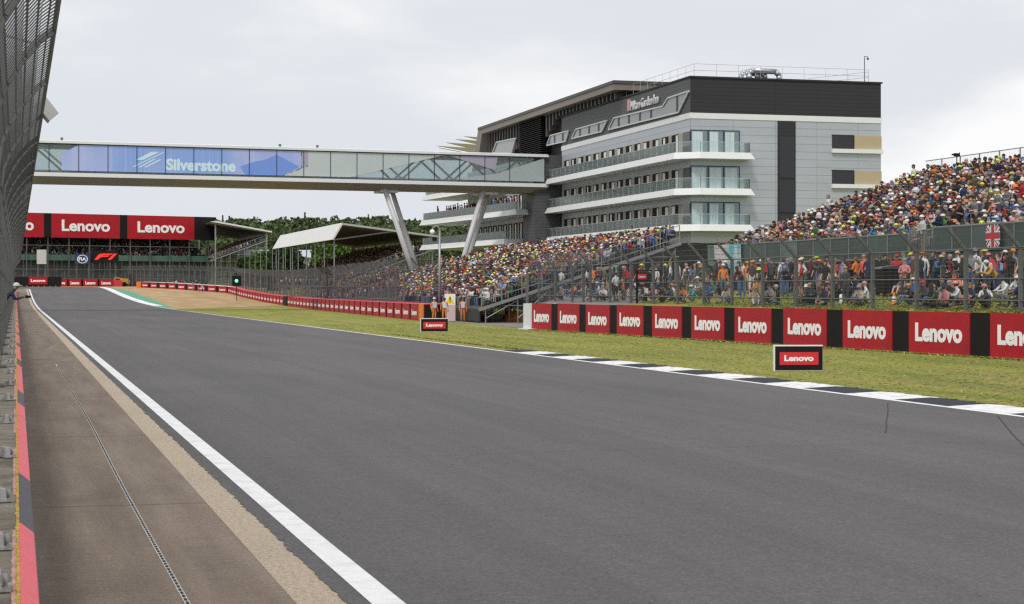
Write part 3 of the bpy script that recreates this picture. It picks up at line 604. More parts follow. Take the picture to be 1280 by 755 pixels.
film('hill_print', [(306, 219), (300, 208), (318, 202), (330, 200), (346, 193.5), (358, 200), (374, 208.5), (353, 222)], mat('film_mid_blue', (.17, .30, .74), .25), y=-.08)
film('frosted_film', [(385, 180), (554, 190), (438, 240), (354, 226), (385, 208)], mat('frosted_film', (.50, .56, .56), .35, var=.05, scale=.3))
film('lilac_film', [(377, 180), (385, 180), (385, 206), (377, 210)], mat('lilac_film', (.38, .36, .46), .35))
film('frosted_film', [(566, 228), (622, 216.5), (680, 198), (680, 240)], mat('frosted_dark_film', (.38, .43, .44), .35))
film('lilac_film', [(560, 194), (622, 195), (619, 213)], mat('lilac_film', (0, 0, 0)))
zc_ = zb(209, 250); xc = (bt(207) + bt(295)) / 2
link('lettering', text_mesh('Silverstone', bt(294.5) - bt(207), 1.27, mat('pale_blue_letter', (.60, .78, .86), .4), bold=.045, name='lettering'), br, loc=(xc, -.09, zb(206.6, 250)))
lg = MB()
def lz(zx, zy): px, py = 40 + zx / 7.111, 160 + zy / 7.111; return (bt(px), zb(py, px))
for q in ([(918, 285), (1060, 212), (1135, 213), (985, 285)], [(885, 348), (1165, 215), (1182, 216), (905, 348)], [(940, 352), (1080, 275), (1103, 275), (962, 352)], [(992, 352), (1130, 280), (1153, 281), (1016, 352)]):
    lg.prism([lz(*a) for a in q], lambda a, b: (a, -.08, b), lambda a, b: (a, -.09, b))
lg.build('emblem', mat('pale_blue_letter', (0, 0, 0)), br)
for px, in ((79,), (353,), (400,)):
    m = MB(); m.b2(bt(px) - .12, bt(px) + .12, 1, 1.2, ZT, ZT + .35); m.build('roof_vent', M_dgalv, br)
# V legs
def blocal(p): d = Vector(p) - b0; return (d.dot(bu), d.dot(Vector((-bu.y, bu.x, 0))), p[2])
for pxt, pxb in ((488, 524), (614, 582)):
    xt = bt(pxt); s_ = 1 if pxb > pxt else -1
    def base(px, py): return xt + (px - pxt) * 205 / F * 1.0
    slope = (pxb - pxt) / 97.0               # px per px down
    dz = ZSF - .2
    for (ot, ob, yt, yb_) in ((-.5, -.6, 1.0, .4), (.95, 1.2, DP - 1.6, DP - .2)):
        m = MB(); m.tube((xt + ot, yt, ZB - .1), (xt + ob + slope * dz, yb_, 0), .27, .33, n=12); m.build('leg', mat('leg_grey', (.52, .52, .53), .4, var=.05), br, smooth=True)
    m = MB(); m.b2(xt - .8, xt + 1.2, .9, DP - 1, ZSF - .25, ZSF + .2); m.build('leg_bracket', mat('leg_grey', (0, 0, 0)), br)
# ================================================================= hotel
M_clad = ground_mat('grey_cladding', lambda nt, b: _clad(nt, b, (.225, .245, .275), .30, 3.0)) if False else None
def panel_mat(name, col, zp, joint, rough=.45, metal=.3, xp=4.2):
    m = bpy.data.materials.new(name); m.use_nodes = True; nt = m.node_tree; b = nt.nodes['Principled BSDF']
    tc = nt.nodes.new('ShaderNodeTexCoord'); sp = nt.nodes.new('ShaderNodeSeparateXYZ'); nt.links.new(tc.outputs['Object'], sp.inputs[0])
    def line(sock, period, wd):
        d = nt.nodes.new('ShaderNodeMath'); d.operation = 'DIVIDE'; nt.links.new(sock, d.inputs[0]); d.inputs[1].default_value = period
        f = nt.nodes.new('ShaderNodeMath'); f.operation = 'FRACT'; nt.links.new(d.outputs[0], f.inputs[0])
        l = nt.nodes.new('ShaderNodeMath'); l.operation = 'LESS_THAN'; nt.links.new(f.outputs[0], l.inputs[0]); l.inputs[1].default_value = wd / period; return l.outputs[0]
    h = line(sp.outputs['Z'], zp, .05)
    ad = nt.nodes.new('ShaderNodeMath'); ad.operation = 'ADD'; nt.links.new(sp.outputs['X'], ad.inputs[0]); nt.links.new(sp.outputs['Y'], ad.inputs[1])
    vv = line(ad.outputs[0], xp, .04); mxm = nt.nodes.new('ShaderNodeMath'); mxm.operation = 'MAXIMUM'; nt.links.new(h, mxm.inputs[0]); nt.links.new(vv, mxm.inputs[1])
    v = coords(nt, (.3, .3, 1.0)); n_ = nz(nt, v, .8, 4, .6)
    c = mixc(nt, 1.0, col, ramp(nt, n_, [(.3, (.93, .93, .93)), (.7, (1.07, 1.07, 1.07))]), 'MULTIPLY'); c = mixc(nt, mxm.outputs[0], c, joint)
    nt.links.new(c, b.inputs['Base Color']); b.inputs['Roughness'].default_value = rough; b.inputs['Metallic'].default_value = metal; MATS[name] = m; return m
M_clad = panel_mat('grey_cladding', (.43, .465, .51), .72, (.27, .29, .32))
M_dclad = panel_mat('dark_cladding', (.022, .022, .028), .36, (.01, .01, .013), .65, .0)
M_dclad2 = panel_mat('charcoal_cladding', (.085, .087, .097), .36, (.045, .045, .05), .6, .1)
M_hglass = mat('hotel_window_glass', (.03, .03, .036), .12, .0, spec=.35)
M_cglass = mat('corner_window_glass', (.16, .23, .26), .06, .25, spec=.8)
M_curt = mat('window_curtain', (.62, .66, .68), .8, var=.15, scale=3, stretch=(6, 6, .2))
M_tan = mat('tan_panel', (.44, .36, .23), .6, var=.05, scale=1)
M_taupe = mat('taupe_pilaster', (.34, .29, .24), .7, var=.08, scale=1)
M_balw = mat('balcony_white', (.72, .73, .74), .5, var=.04, scale=1)
M_bal = glass('balustrade_glass', (.92, .97, .96), .93, .2)
HX0, HX1, HY0, HY1 = 59.6, 78.8, 154.7, 195.0
ho = empty('hotel_building', (HX0, HY0, 0), label='grey clad hotel with dark top storey and white balconies', cat='hotel')
def hb(m, x0, x1, y0, y1, z0, z1, mi=0): return m.b2(x0 - HX0, x1 - HX0, y0 - HY0, y1 - HY0, z0, z1, mi)
m = MB(); hb(m, HX0, HX1, HY0, HY1, 6.6, 18.0); m.build('wall', M_clad, ho)
m = MB(); hb(m, HX0 + 1.5, HX1, HY0 + 2, HY1, -.2, 6.6); m.build('ground_floor', M_dclad, ho)
m = MB(); hb(m, HX0 - .06, HX1 + .06, HY0 - .06, HY1 + .02, 18.0, 18.52); m.build('white_band', M_balw, ho)
m = MB(); hb(m, HX0 + .05, HX1, HY0, HY1, 18.52, 21.75); m.build('top_storey', M_dclad, ho)
m = MB(); hb(m, HX0 - .02, HX0 + .05, HY0 + .02, HY1, 18.52, 21.7); m.build('top_storey_side', M_dclad2, ho)
m = MB(); hb(m, HX0 - .1, HX1 + .12, HY0 - .12, HY1, 21.75, 21.9); m.build('parapet', M_dclad, ho)
# end face: vertical strip, small windows
def ex(px): return HY0 * math.tan(ang(px))
xa, xb = ex(972), ex(994)
m = MB(); hb(m, xa, xb, HY0 - .10, HY0 + .02, 6.6, 17.98); m.build('dark_strip', M_dclad, ho)
for z0_, z1_ in ((6.9, 9.2), (9.5, 12.4), (12.7, 16.5)):
    m = MB(); hb(m, xa + .12, xb - .12, HY0 - .14, HY0 - .10, z0_, z1_); m.build('window', M_hglass, ho)
for k, z_ in enumerate((15.5, 12.2, 8.9)):
    m = MB(); hb(m, ex(1040), ex(1067), HY0 - .05, HY0 + .02, z_, z_ + 1.25); wo = m.build('window', M_hglass, ho)
    m = MB(); hb(m, ex(1039.4), ex(1067.6), HY0 - .08, HY0 - .05, z_ + 1.25, z_ + 1.33); hb(m, ex(1066.8), ex(1067.6), HY0 - .08, HY0 - .05, z_, z_ + 1.25); m.build('frame', M_dclad, wo)
    m = MB(); hb(m, ex(1067.6), HX1 + .04, HY0 - .06, HY0 + 1.5, z_, z_ + 1.28); m.build('tan_panel', M_tan, ho)
    m = MB(); hb(m, ex(1039), HX1 + .12, HY0 - .28, HY0 + .3, z_ - .38, z_); m.build('sill', M_balw, ho)
# storeys: corner glazing, side windows, balconies
FL = (14.85, 11.55, 8.25)
wi = MB(); cu_ = MB(); fr_ = MB(); pil = MB()
for fi, z in enumerate(FL):
    # corner panes
    xs_ = [HX0 + .0, ex(885), ex(904.5), ex(924.5)]
    for a, b in zip(xs_[:-1], xs_[1:]):
        m = MB(); hb(m, a + .06, b - .06, HY0 - .04, HY0 + .02, z, z + 2.05); wo = m.build('window', M_cglass, ho)
        m = MB(); hb(m, a, a + .06, HY0 - .07, HY0 + .02, z, z + 2.12); hb(m, b - .06, b, HY0 - .07, HY0 + .02, z, z + 2.12); hb(m, a + .06, b - .06, HY0 - .07, HY0 - .0, z + 2.05, z + 2.12); m.build('frame', M_dclad, wo)
        m = MB(); hb(m, a + .15, b - .55 + .3 * (fi % 2), HY0 - .055, HY0 - .041, z, z + 1.95); m.build('curtain', mat('corner_curtain', (.52, .6, .63), .5, var=.25, scale=2, stretch=(4, 4, .1)), wo)
    m = MB(); hb(m, HX0 - .05, HX0 + .02, HY0 + .05, HY0 + 1.9, z, z + 1.98); m.build('window', M_hglass, ho)
    # side windows
    nwin = 14; y0_ = HY0 + 2.6; pt = (HY1 - .6 - y0_) / nwin
    m = MB(); hb(m, HX0 - .05, HX0 + .0, y0_ - .3, HY1 - .2, z, z + 2.0); m.build('pilaster_band', M_taupe, ho)
    for k in range(nwin):
        ya = y0_ + pt * k + .35; yb = ya + pt * .68
        m = MB(); hb(m, HX0 - .03, HX0 - .058, ya, yb, z, z + 1.95); wo = m.build('window', M_black, ho)
        cw = (yb - ya) * (.22 + .25 * rng.random()); c0 = ya + (yb - ya) * (.05 if rng.random() < .6 else .5)
        m = MB(); hb(m, HX0 - .065, HX0 - .058, c0, c0 + cw, z, z + 1.85); m.build('curtain', M_curt, wo)
    # balcony slab (trapezoid ends), fascia leaning out at the foot
    zt, zb_ = z, z - .60; ox = HX0 - 1.45; oy = HY0 - 1.35; xe = (HY0 - 1.35) * math.tan(ang(938.5))
    top = [(HX0, HY1 + .9), (ox, HY1 + .9), (ox, oy + 1.6), (ox + 1.9, oy), (xe, oy), (xe, HY0)]
    bot = [(HX0, HY1 + 1.5), (ox - .15, HY1 + 1.5), (ox - .15, oy + 1.5), (ox + 1.8, oy - .15), (xe + .38, oy - .15), (xe + .3, HY0)]
    m = MB(); n_ = len(top); m.add([(a - HX0, b - HY0, zt) for a, b in top] + [(a - HX0, b - HY0, zb_) for a, b in bot], [tuple(range(n_)), tuple(range(2 * n_ - 1, n_ - 1, -1))] + [(i, n_ + i, n_ + (i + 1) % n_, (i + 1) % n_) for i in range(n_)])
    bo = m.build('balcony', M_balw, ho)
    rail = [(HX0, HY1 + .8), (ox + .06, HY1 + .8), (ox + .06, oy + 1.66), (ox + 1.96, oy + .07), (xe - .08, oy + .07), (xe - .08, HY0)]
    m = MB()
    for a, b in zip(rail[:-1], rail[1:]): m.bar((a[0] - HX0, a[1] - HY0, z + .46), (b[0] - HX0, b[1] - HY0, z + .46), .025, .92)
    m.build('balustrade', M_bal, bo)
    m = MB()
    for a, b in zip(rail[:-1], rail[1:]):
        a = Vector((*a, 0)); b = Vector((*b, 0)); m.bar(a - Vector((HX0, HY0, -z - .95)), b - Vector((HX0, HY0, -z - .95)), .05, .04)
        n_ = max(1, int((b - a).length / 1.6))
        for k in range(n_ + 1): c = a + (b - a) * k / n_; m.bar((c.x - HX0, c.y - HY0, z), (c.x - HX0, c.y - HY0, z + .93), .03, .03)
    m.build('handrail', mat('rail_grey', (.5, .55, .55), .4, .4), bo)
# angled windows of the top storey
def sy(px): return S(px, HX0)
def zs(py, px): return HZ(py, HX0, sy(px))
def sidepoly(pts, x0, x1): return [(sy(px) - HY0, zs(py, px)) for px, py in pts]
def z680(zx, zy): return (680 + zx / 6.29, 90 + zy / 6.29)
M_upg = mat('upper_window_glass', (.17, .185, .2), .12, 0, spec=.8)
M_lgf = mat('light_grey_frame', (.5, .51, .53), .4)
for poly, mul_ in (([(515, 455), (560, 362), (945, 270), (985, 205), (1150, 150), (1068, 318)], [595, 675, 762, 850, 945, 1055]), ([(225, 525), (262, 450), (505, 382), (465, 468)], [290, 362, 437]), ([(30, 578), (60, 500), (205, 462), (180, 545)], [90, 155])):
    pp = [z680(*a) for a in poly]; q = [(sy(a) - HY0, zs(b, a)) for a, b in pp]
    cx_ = sum(a for a, b in q) / len(q); cz_ = sum(b for a, b in q) / len(q)
    m = MB(); m.prism(q, lambda a, b: (-.10, a, b), lambda a, b: (-.03, a, b)); wo = m.build('window', M_upg, ho)
    m = MB()
    for a, b in zip(q, q[1:] + q[:1]): m.bar((-.13, a[0], a[1]), (-.13, b[0], b[1]), .14, .14)
    m.build('frame', M_lgf, wo)
    m = MB()
    for zx in mul_:
        px = 680 + zx / 6.29; yv = sy(px) - HY0
        zz = []
        for a, b in zip(q, q[1:] + q[:1]):
            if (a[0] - yv) * (b[0] - yv) < 0: t = (yv - a[0]) / (b[0] - a[0]); zz.append(a[1] + t * (b[1] - a[1]))
        if len(zz) >= 2: m.b2(-.14, -.1, yv - .22, yv + .22, min(zz), max(zz))
    m.build('mullion', M_dclad2, wo)
# hotel sign
ya, yb = sy(697 + 0 + 0 + 97 - 5), sy(824.5)
yL, yR = sy(790.5), sy(824.5); c = (yL + yR) / 2
so_ = MB(); ys0, ys1 = sy(790.0), sy(786.8); so_.b2(-.25, -.05, ys0 - HY0 + .1, ys1 - HY0, zs(138.5, 788.5), zs(124.5, 788.5))
sg = so_.build('sign_emblem', mat('sign_pink', (.55, .28, .28), .5), ho)
# text runs towards the camera (decreasing y): local +X must map to -Y, facing -X
tm = text_mesh('Hilton Garden Inn', yL - yR, .95, mat('sign_letter', (.6, .61, .65), .5), bold=.006, ext=.06)
zc0, zc1 = zs(132.0, 791), zs(123.2, 824)
o = link('lettering', tm, ho, loc=(-.15, c - HY0, (zc0 + zc1) / 2), rz=-math.pi / 2)
# roof: rails, ducts, mast
M_rail = mat('pale_steel_rail', (.45, .46, .47), .4, .4)
m = MB(); zr = 21.9
def rail_run(m, a, b, z, h=1.05, n_=8, r=.017):
    a = Vector(a); b = Vector(b)
    for k in range(n_ + 1): c = a + (b - a) * k / n_; m.tube((c.x, c.y, z), (c.x, c.y, z + h), r, n=4)
    for hh in (h, h * .5): m.tube((a.x, a.y, z + hh), (b.x, b.y, z + hh), r, n=4)
rail_run(m, (.6, .6, 0), (18.2, .6, 0), zr, 1.2, 8); rail_run(m, (.6, .6, 0), (.6, 26, 0), zr, 1.2, 12); rail_run(m, (15, 7, 0), (18.2, .6, 0), zr, 1.0, 3)
m.build('roof_rail', M_rail, ho)
dx = ex(942) - HX0; dx2 = ex(985) - HX0; m = MB()
for yo in (1.6, 2.6, 3.6):
    pts = [(dx + .25, yo, zr), (dx + .25, yo, zr + .55), (dx + .55, yo, zr + .9), (dx2 - .55, yo, zr + .85), (dx2 - .2, yo, zr + .5), (dx2 - .2, yo, zr)]
    if yo > 2: pts[-3:] = [(dx2 - 1.5, yo, zr + .85), (dx2 - 1.2, yo, zr + .5), (dx2 - 1.2, yo, zr)]
    m.path(pts, .26, 10)
    for p_ in pts[1:-1]: m.ball(p_, .27, 8, 6)
for xx in (dx + 1.2, dx + 2.0): m.tube((xx, 2.0, zr), (xx, 2.0, zr + .9), .22, n=10)
m.build('ventilation_duct', mat('duct_steel', (.42, .45, .48), .35, .8, var=.2, scale=3), ho, smooth=True)
mx_ = ex(1086) - HX0; m = MB(); m.tube((mx_, .9, zr), (mx_, .9, zr + 2.5), .04, n=6); m.tube((mx_, .9, zr + 2.5), (mx_ + .35, .9, zr + 2.5), .03, n=5); m.ball((mx_ + .35, .9, zr + 2.3), .13, 6, 5); m.build('camera_mast', M_dgalv, ho)
# ----- left block with the big folded roof
lb = empty('hotel_wing', (HX0, HY1, 0), label='farther hotel wing with brown folded roof and black louvres behind the bridge', cat='hotel wing')
def lbx(m, x0, x1, y0, y1, z0, z1): return m.b2(x0 - HX0, x1 - HX0, y0 - HY1, y1 - HY1, z0, z1)
M_brown = mat('brown_fascia', (.19, .165, .14), .5, var=.06, scale=.5)
prof = [(173, 23.45), (228.5, 23.45), (234, 14.5), (231.6, 14.5), (226.6, 22.55), (173.0, 22.55)]
m = MB(); m.prism(prof, lambda a, b: (58.4 - HX0, a - HY1, b), lambda a, b: (79 - HX0, a - HY1, b)); m.build('roof', M_brown, lb)
m = MB(); m.b2(58.3 - HX0, 58.42 - HX0, 172.9 - HY1, 228.5 - HY1, 23.2, 23.5); m.b2(58.3 - HX0, 79 - HX0, 172.88 - HY1, 173 - HY1, 23.2, 23.5); m.build('roof_edge', mat('roof_edge_dark', (.07, .06, .055), .5), lb)
m = MB(); lbx(m, 60.2, 78.6, 174.5, 195, 21.91, 22.6); lbx(m, 60.2, 78.6, 195, 227, 17.7, 22.6); m.build('recessed_wall', M_dclad, lb)
m = MB(); lbx(m, 57.6, 78, 203, 231, 5.0, 17.7); m.build('wall', M_clad, lb)
m = MB(); lbx(m, 56.8, 60, 196.4, 201.2, 0, 17.6); m.build('stair_tower', M_dclad2, lb)
m = MB(); lbx(m, 59.9, 78, 195, 203, 0, 17.7); lbx(m, 59.5, 78, 200, 231, 0, 5); m.build('recess', M_dclad, lb)
m = MB(); ybz = [(S(775, 59.2), 21.2), (S(722, 59.2), 20.9), (S(688, 59.2), 20.3)]
y = 175.0
while y < 227:
    zb_ = np.interp(y, [175, 190, 195.2, 200, 227], [20.9 + .9, 21.92, 21.92, 19.9, 19.2])
    if not (200.8 < y < 211): m = MB(); m.b2(59.2 - HX0, 60.2 - HX0, y - HY1, y + .35 - HY1, zb_, 22.56); m.build('louvre_fin', mat('fin_dark', (.075, .07, .068), .5), lb)
    y += 1.3
m = MB()
for k in range(22): m.b2(58.9 - HX0, 60.1 - HX0, 201 - HY1, 211 - HY1, 17.4 + k * .235, 17.4 + k * .235 + .1)
m.build('louvre_screen', M_black, lb)
q = [(S(px, 59.6) - HY1, HZ(py, 59.6, S(px, 59.6))) for px, py in ((621, 191), (626, 178), (650, 173), (645, 191))]
m = MB(); m.prism(q, lambda a, b: (-.5, a, b), lambda a, b: (-.2, a, b)); wo = m.build('window', M_upg, lb)
m = MB()
for a, b in zip(q, q[1:] + q[:1]): m.bar((-.55, a[0], a[1]), (-.55, b[0], b[1]), .16, .16)
m.build('frame', M_lgf, wo)
for fi, z in enumerate((14.85, 11.55, 8.25)):
    yA, yB = (212, 234.5) if fi == 0 else ((199.5, 235.5) if fi == 1 else (203.5, 235.5))
    def xo(y): return 55.6 - (y - 198) * .085
    top = [(57.6, yA), (xo(yA), yA), (xo(yB), yB), (57.6, yB)]; bot = [(57.6, yA - .5), (xo(yA) - .2, yA - .7), (xo(yB) - .2, yB + .9), (57.6, yB + .9)]
    m = MB(); m.add([(a - HX0, b - HY1, z) for a, b in top] + [(a - HX0, b - HY1, z - .65) for a, b in bot], [(0, 1, 2, 3), (7, 6, 5, 4)] + [(i, 4 + i, 4 + (i + 1) % 4, (i + 1) % 4) for i in range(4)])
    bo = m.build('balcony', M_balw, lb)
    m = MB(); a = (xo(yA) + .1, yA + .1); b = (xo(yB) + .1, yB - .1); m.bar((a[0] - HX0, a[1] - HY1, z + .46), (b[0] - HX0, b[1] - HY1, z + .46), .025, .92); m.bar((a[0] - HX0, a[1] - HY1, z + .46), (57.5 - HX0, a[1] - HY1, z + .46), .025, .92); m.build('balustrade', M_bal, bo)
    for k in range(11):
        ya = 204 + k * 2.4
        if ya < yA: continue
        m = MB(); lbx(m, 57.5, 57.62, ya, ya + 1.5, z, z + 2.0); wo = m.build('window', M_black, lb)
        m = MB(); lbx(m, 57.46, 57.5, ya + .2, ya + .75, z, z + 1.85); m.build('curtain', M_curt, wo)
    m = MB(); lbx(m, 57.56, 57.6, 203.2, 230.5, z, z + 2.05); m.build('pilaster_band', M_taupe, lb)
# roof blades of the building beyond
wb = empty('blade_roof', (60, 242, 0), label='beige pointed roof blades sticking out beyond the hotel roof', cat='roof')
for k, y in enumerate((242, 247, 253, 259)):
    m = MB(); t = (-.3, y - 242, 23.55); m.add([t, (.0, y - 242 + .3, 23.5), (13, y - 242 + 3.5, 21.6), (13, y - 242 - 1.2, 22.8), (13, y - 242 + 1.5, 20.9)], [(0, 1, 2), (0, 2, 3), (0, 3, 4), (0, 4, 1), (1, 4, 2), (2, 4, 3)])
    m.build('blade', mat('beige_membrane', (.8, .75, .66), .6), wb)
m = MB(); m.tube((.2, 17, 23.3), (13, 12, 20.6), .12, n=6); m.tube((13, 0, 22), (13, 0, 0), .3); m.b2(13, 20, -2, 20, 17, 22); m.build('support', M_rail, wb)
# distant low shed
sh = empty('warehouse', (60, 470, P(470)), label='long pale grey shed roof beyond the stands', cat='shed')
xA = 470 * math.tan(ang(303)); xB = 470 * math.tan(ang(399))
m = MB(); m.b2(xA - 60, xB - 60, 0, 30, 0, 7.5); m.build('wall', mat('shed_grey', (.33, .36, .38), .6, var=.1), sh)
m = MB(); m.prism([(-.5, 7.5), (15, 9.8), (30.5, 7.5)], lambda a, b: (xA - 61, a, b), lambda a, b: (xB - 59, a, b)); m.build('roof', mat('shed_roof', (.42, .46, .5), .5, var=.08), sh)
# ================================================================= people: colours and templates
PAL = {'black': (.018, .018, .02), 'navy': (.02, .028, .07), 'charcoal': (.05, .052, .058), 'grey': (.2, .2, .21), 'white': (.62, .62, .63), 'orange': (.66, .2, .035), 'red': (.45, .025, .03), 'blue': (.05, .14, .42),
       'teal': (.04, .3, .32), 'green': (.05, .16, .07), 'olive': (.11, .11, .06), 'beige': (.45, .37, .27), 'pink': (.55, .22, .25), 'maroon': (.14, .02, .03), 'mustard': (.5, .26, .04), 'denim': (.08, .14, .25), 'yellow': (.55, .68, .05), 'coral': (.75, .17, .12), 'lilac': (.3, .25, .45), 'brown': (.1, .055, .03), 'khaki': (.3, .24, .15), 'sky blue': (.2, .42, .65)}
HAIR = {'dark': (.015, .012, .01), 'brown': (.06, .032, .018), 'fair': (.3, .2, .1), 'grey': (.25, .25, .25), 'reddish': (.2, .06, .025)}
SKIN = [(.46, .27, .19), (.52, .32, .23), (.38, .2, .13), (.15, .07, .04), (.55, .36, .27)]
TOPS = ['black'] * 17 + ['navy'] * 14 + ['charcoal'] * 11 + ['grey'] * 9 + ['white'] * 13 + ['orange'] * 3 + ['red'] * 5 + ['blue'] * 5 + ['teal', 'green', 'green', 'olive', 'olive', 'beige', 'beige', 'pink', 'pink', 'maroon', 'maroon', 'mustard', 'denim', 'denim', 'lilac', 'sky blue', 'brown', 'brown', 'coral']
LEGS = ['black'] * 6 + ['navy'] * 4 + ['denim'] * 6 + ['charcoal'] * 4 + ['khaki'] * 3 + ['grey'] * 3 + ['beige']
HATS = ['white'] * 8 + ['orange'] * 3 + ['black'] * 5 + ['navy'] * 5 + ['yellow'] * 2 + ['red'] * 2 + ['beige'] * 2 + ['blue', 'pink']
cm = lambda k: mat('cloth_' + k.replace(' ', '_'), PAL[k], .85, var=.12, scale=9)
hm = lambda k: mat('hair_' + k, HAIR[k], .7, var=.2, scale=20)
skm = [mat('skin_tone_%s' % 'abcde'[i], c, .55) for i, c in enumerate(SKIN)]
M_eye = mat('eye_dark', (.03, .02, .015), .4)
def limbs(sh=((.19, 0, 1.40), (-.19, 0, 1.40)), **k): return k
BASE = dict(pelvis=(0, 0, .94), spine=(0, .01, 1.13), chest=(0, 0, 1.33), neck=(0, .0, 1.47), head=(0, .025, 1.615), crown=(0, .02, 1.685),
            shr=(.175, 0, 1.395), shl=(-.175, 0, 1.395), elr=(.25, -.03, 1.12), ell=(-.25, -.03, 1.12), wrr=(.25, .08, .89), wrl=(-.25, .08, .89), har=(.25, .12, .80), hal=(-.25, .12, .80),
            hir=(.09, 0, .89), hil=(-.09, 0, .89), knr=(.105, .03, .49), knl=(-.105, .03, .49), anr=(.11, -.02, .09), anl=(-.11, -.02, .09), tor=(.13, .15, .035), tol=(-.13, .15, .035))
RAD = dict(pelvis=.145, spine=.13, chest=.15, neck=.058, head=.092, crown=.08, shr=.068, shl=.068, elr=.047, ell=.047, wrr=.032, wrl=.032, har=.036, hal=.036, hir=.09, hil=.09, knr=.062, knl=.062, anr=.043, anl=.043, tor=.036, tol=.036)
BONES = [('pelvis', 'spine', 1), ('spine', 'chest', 1), ('chest', 'neck', 1), ('neck', 'head', 0), ('head', 'crown', 0)] + [x for s in 'rl' for x in (('chest', 'sh' + s, 1), ('sh' + s, 'el' + s, 1), ('el' + s, 'wr' + s, 2), ('wr' + s, 'ha' + s, 0), ('pelvis', 'hi' + s, 3), ('hi' + s, 'kn' + s, 3), ('kn' + s, 'an' + s, 4), ('an' + s, 'to' + s, 5))]
def pose(**kw):
    J = dict(BASE); J.update(kw); return J
def shift(J, keys, d):
    for k in keys: J[k] = tuple(a + b for a, b in zip(J[k], d))
    return J
UP = ['pelvis', 'spine', 'chest', 'neck', 'head', 'crown', 'shr', 'shl', 'elr', 'ell', 'wrr', 'wrl', 'har', 'hal', 'hir', 'hil']
POSES = {}
POSES['standing'] = pose()
POSES['standing with folded arms'] = pose(elr=(.26, .04, 1.13), ell=(-.26, .04, 1.13), wrr=(-.02, .22, 1.17), wrl=(.04, .20, 1.13), har=(-.10, .2, 1.19), hal=(.12, .18, 1.12))
POSES['standing with raised phone'] = pose(elr=(.24, .2, 1.27), ell=(-.24, .2, 1.27), wrr=(.09, .36, 1.46), wrl=(-.09, .36, 1.46), har=(.05, .38, 1.54), hal=(-.05, .38, 1.54))
POSES['standing hands on hips'] = pose(elr=(.38, -.08, 1.17), ell=(-.38, -.08, 1.17), wrr=(.2, .04, 1.0), wrl=(-.2, .04, 1.0), har=(.15, .1, .98), hal=(-.15, .1, .98))
POSES['leaning forward'] = pose(spine=(0, .10, 1.10), chest=(0, .24, 1.25), neck=(0, .36, 1.34), head=(0, .45, 1.46), crown=(0, .47, 1.53), shr=(.175, .28, 1.29), shl=(-.175, .28, 1.29), elr=(.22, .42, 1.05), ell=(-.22, .42, 1.05), wrr=(.14, .62, 1.12), wrl=(-.14, .62, 1.12), har=(.1, .7, 1.13), hal=(-.1, .7, 1.13))
POSES['walking'] = pose(knr=(.1, .2, .52), anr=(.1, .22, .1), tor=(.11, .38, .06), knl=(-.1, -.02, .5), anl=(-.1, -.3, .14), tol=(-.11, -.18, .04), elr=(.24, -.15, 1.13), wrr=(.22, -.08, .9), har=(.22, -.05, .82), ell=(-.24, .08, 1.12), wrl=(-.2, .28, 1.0), hal=(-.2, .36, .97))
POSES['standing with one raised arm'] = pose(elr=(.3, .12, 1.5), wrr=(.26, .2, 1.74), har=(.24, .22, 1.83))
def sit(z, kn, an, to, arms):
    J = pose(); dz = z - .94; shift(J, UP, (0, 0, dz)); J['chest'] = (0, .04, J['chest'][2]); J['neck'] = (0, .07, J['neck'][2]); J['head'] = (0, .11, J['head'][2] - .01); J['crown'] = (0, .11, J['crown'][2] - .01)
    for s, g in (('r', 1), ('l', -1)):
        J['kn' + s] = (g * kn[0], kn[1], kn[2]); J['an' + s] = (g * an[0], an[1], an[2]); J['to' + s] = (g * to[0], to[1], to[2])
        J['el' + s] = (g * arms[0][0], arms[0][1], arms[0][2]); J['wr' + s] = (g * arms[1][0], arms[1][1], arms[1][2]); J['ha' + s] = (g * arms[2][0], arms[2][1], arms[2][2])
    return J
POSES['sitting on the ground'] = sit(.13, (.14, .38, .43), (.12, .55, .08), (.13, .7, .04), ((.24, .17, .36), (.12, .38, .40), (.06, .44, .38)))
POSES['sitting cross-legged'] = sit(.13, (.34, .22, .16), (.06, .36, .07), (-.08, .38, .06), ((.25, .1, .3), (.14, .3, .26), (.09, .36, .24)))
POSES['crouching'] = sit(.36, (.16, .34, .50), (.13, .06, .1), (.14, .22, .04), ((.24, .2, .6), (.12, .4, .56), (.08, .48, .55)))
POSES['seated'] = sit(.53, (.12, .42, .52), (.12, .40, .09), (.13, .54, .04), ((.24, .08, .72), (.15, .3, .63), (.11, .38, .62)))
POSES['seated with raised phone'] = sit(.53, (.12, .42, .52), (.12, .40, .09), (.13, .54, .04), ((.22, .2, .88), (.08, .32, 1.1), (.04, .34, 1.18)))
POSES['seated leaning forward'] = sit(.53, (.16, .42, .52), (.14, .38, .09), (.15, .52, .04), ((.22, .3, .66), (.08, .45, .74), (.04, .48, .8)))
J = POSES['seated leaning forward']
for k, d in dict(spine=.08, chest=.2, neck=.3, head=.37, crown=.38, shr=.22, shl=.22).items(): J[k] = (J[k][0], J[k][1] + d - (.0 if k in ('spine',) else .04), J[k][2] - d * .35)
POSES['seated with folded arms'] = sit(.53, (.12, .42, .52), (.12, .40, .09), (.13, .54, .04), ((.25, .1, .73), (-.0, .25, .78), (-.09, .24, .8)))
def segd(p, a, b):
    ab = b - a; t = max(0, min(1, (p - a).dot(ab) / max(1e-9, ab.dot(ab)))); return (p - (a + ab * t)).length
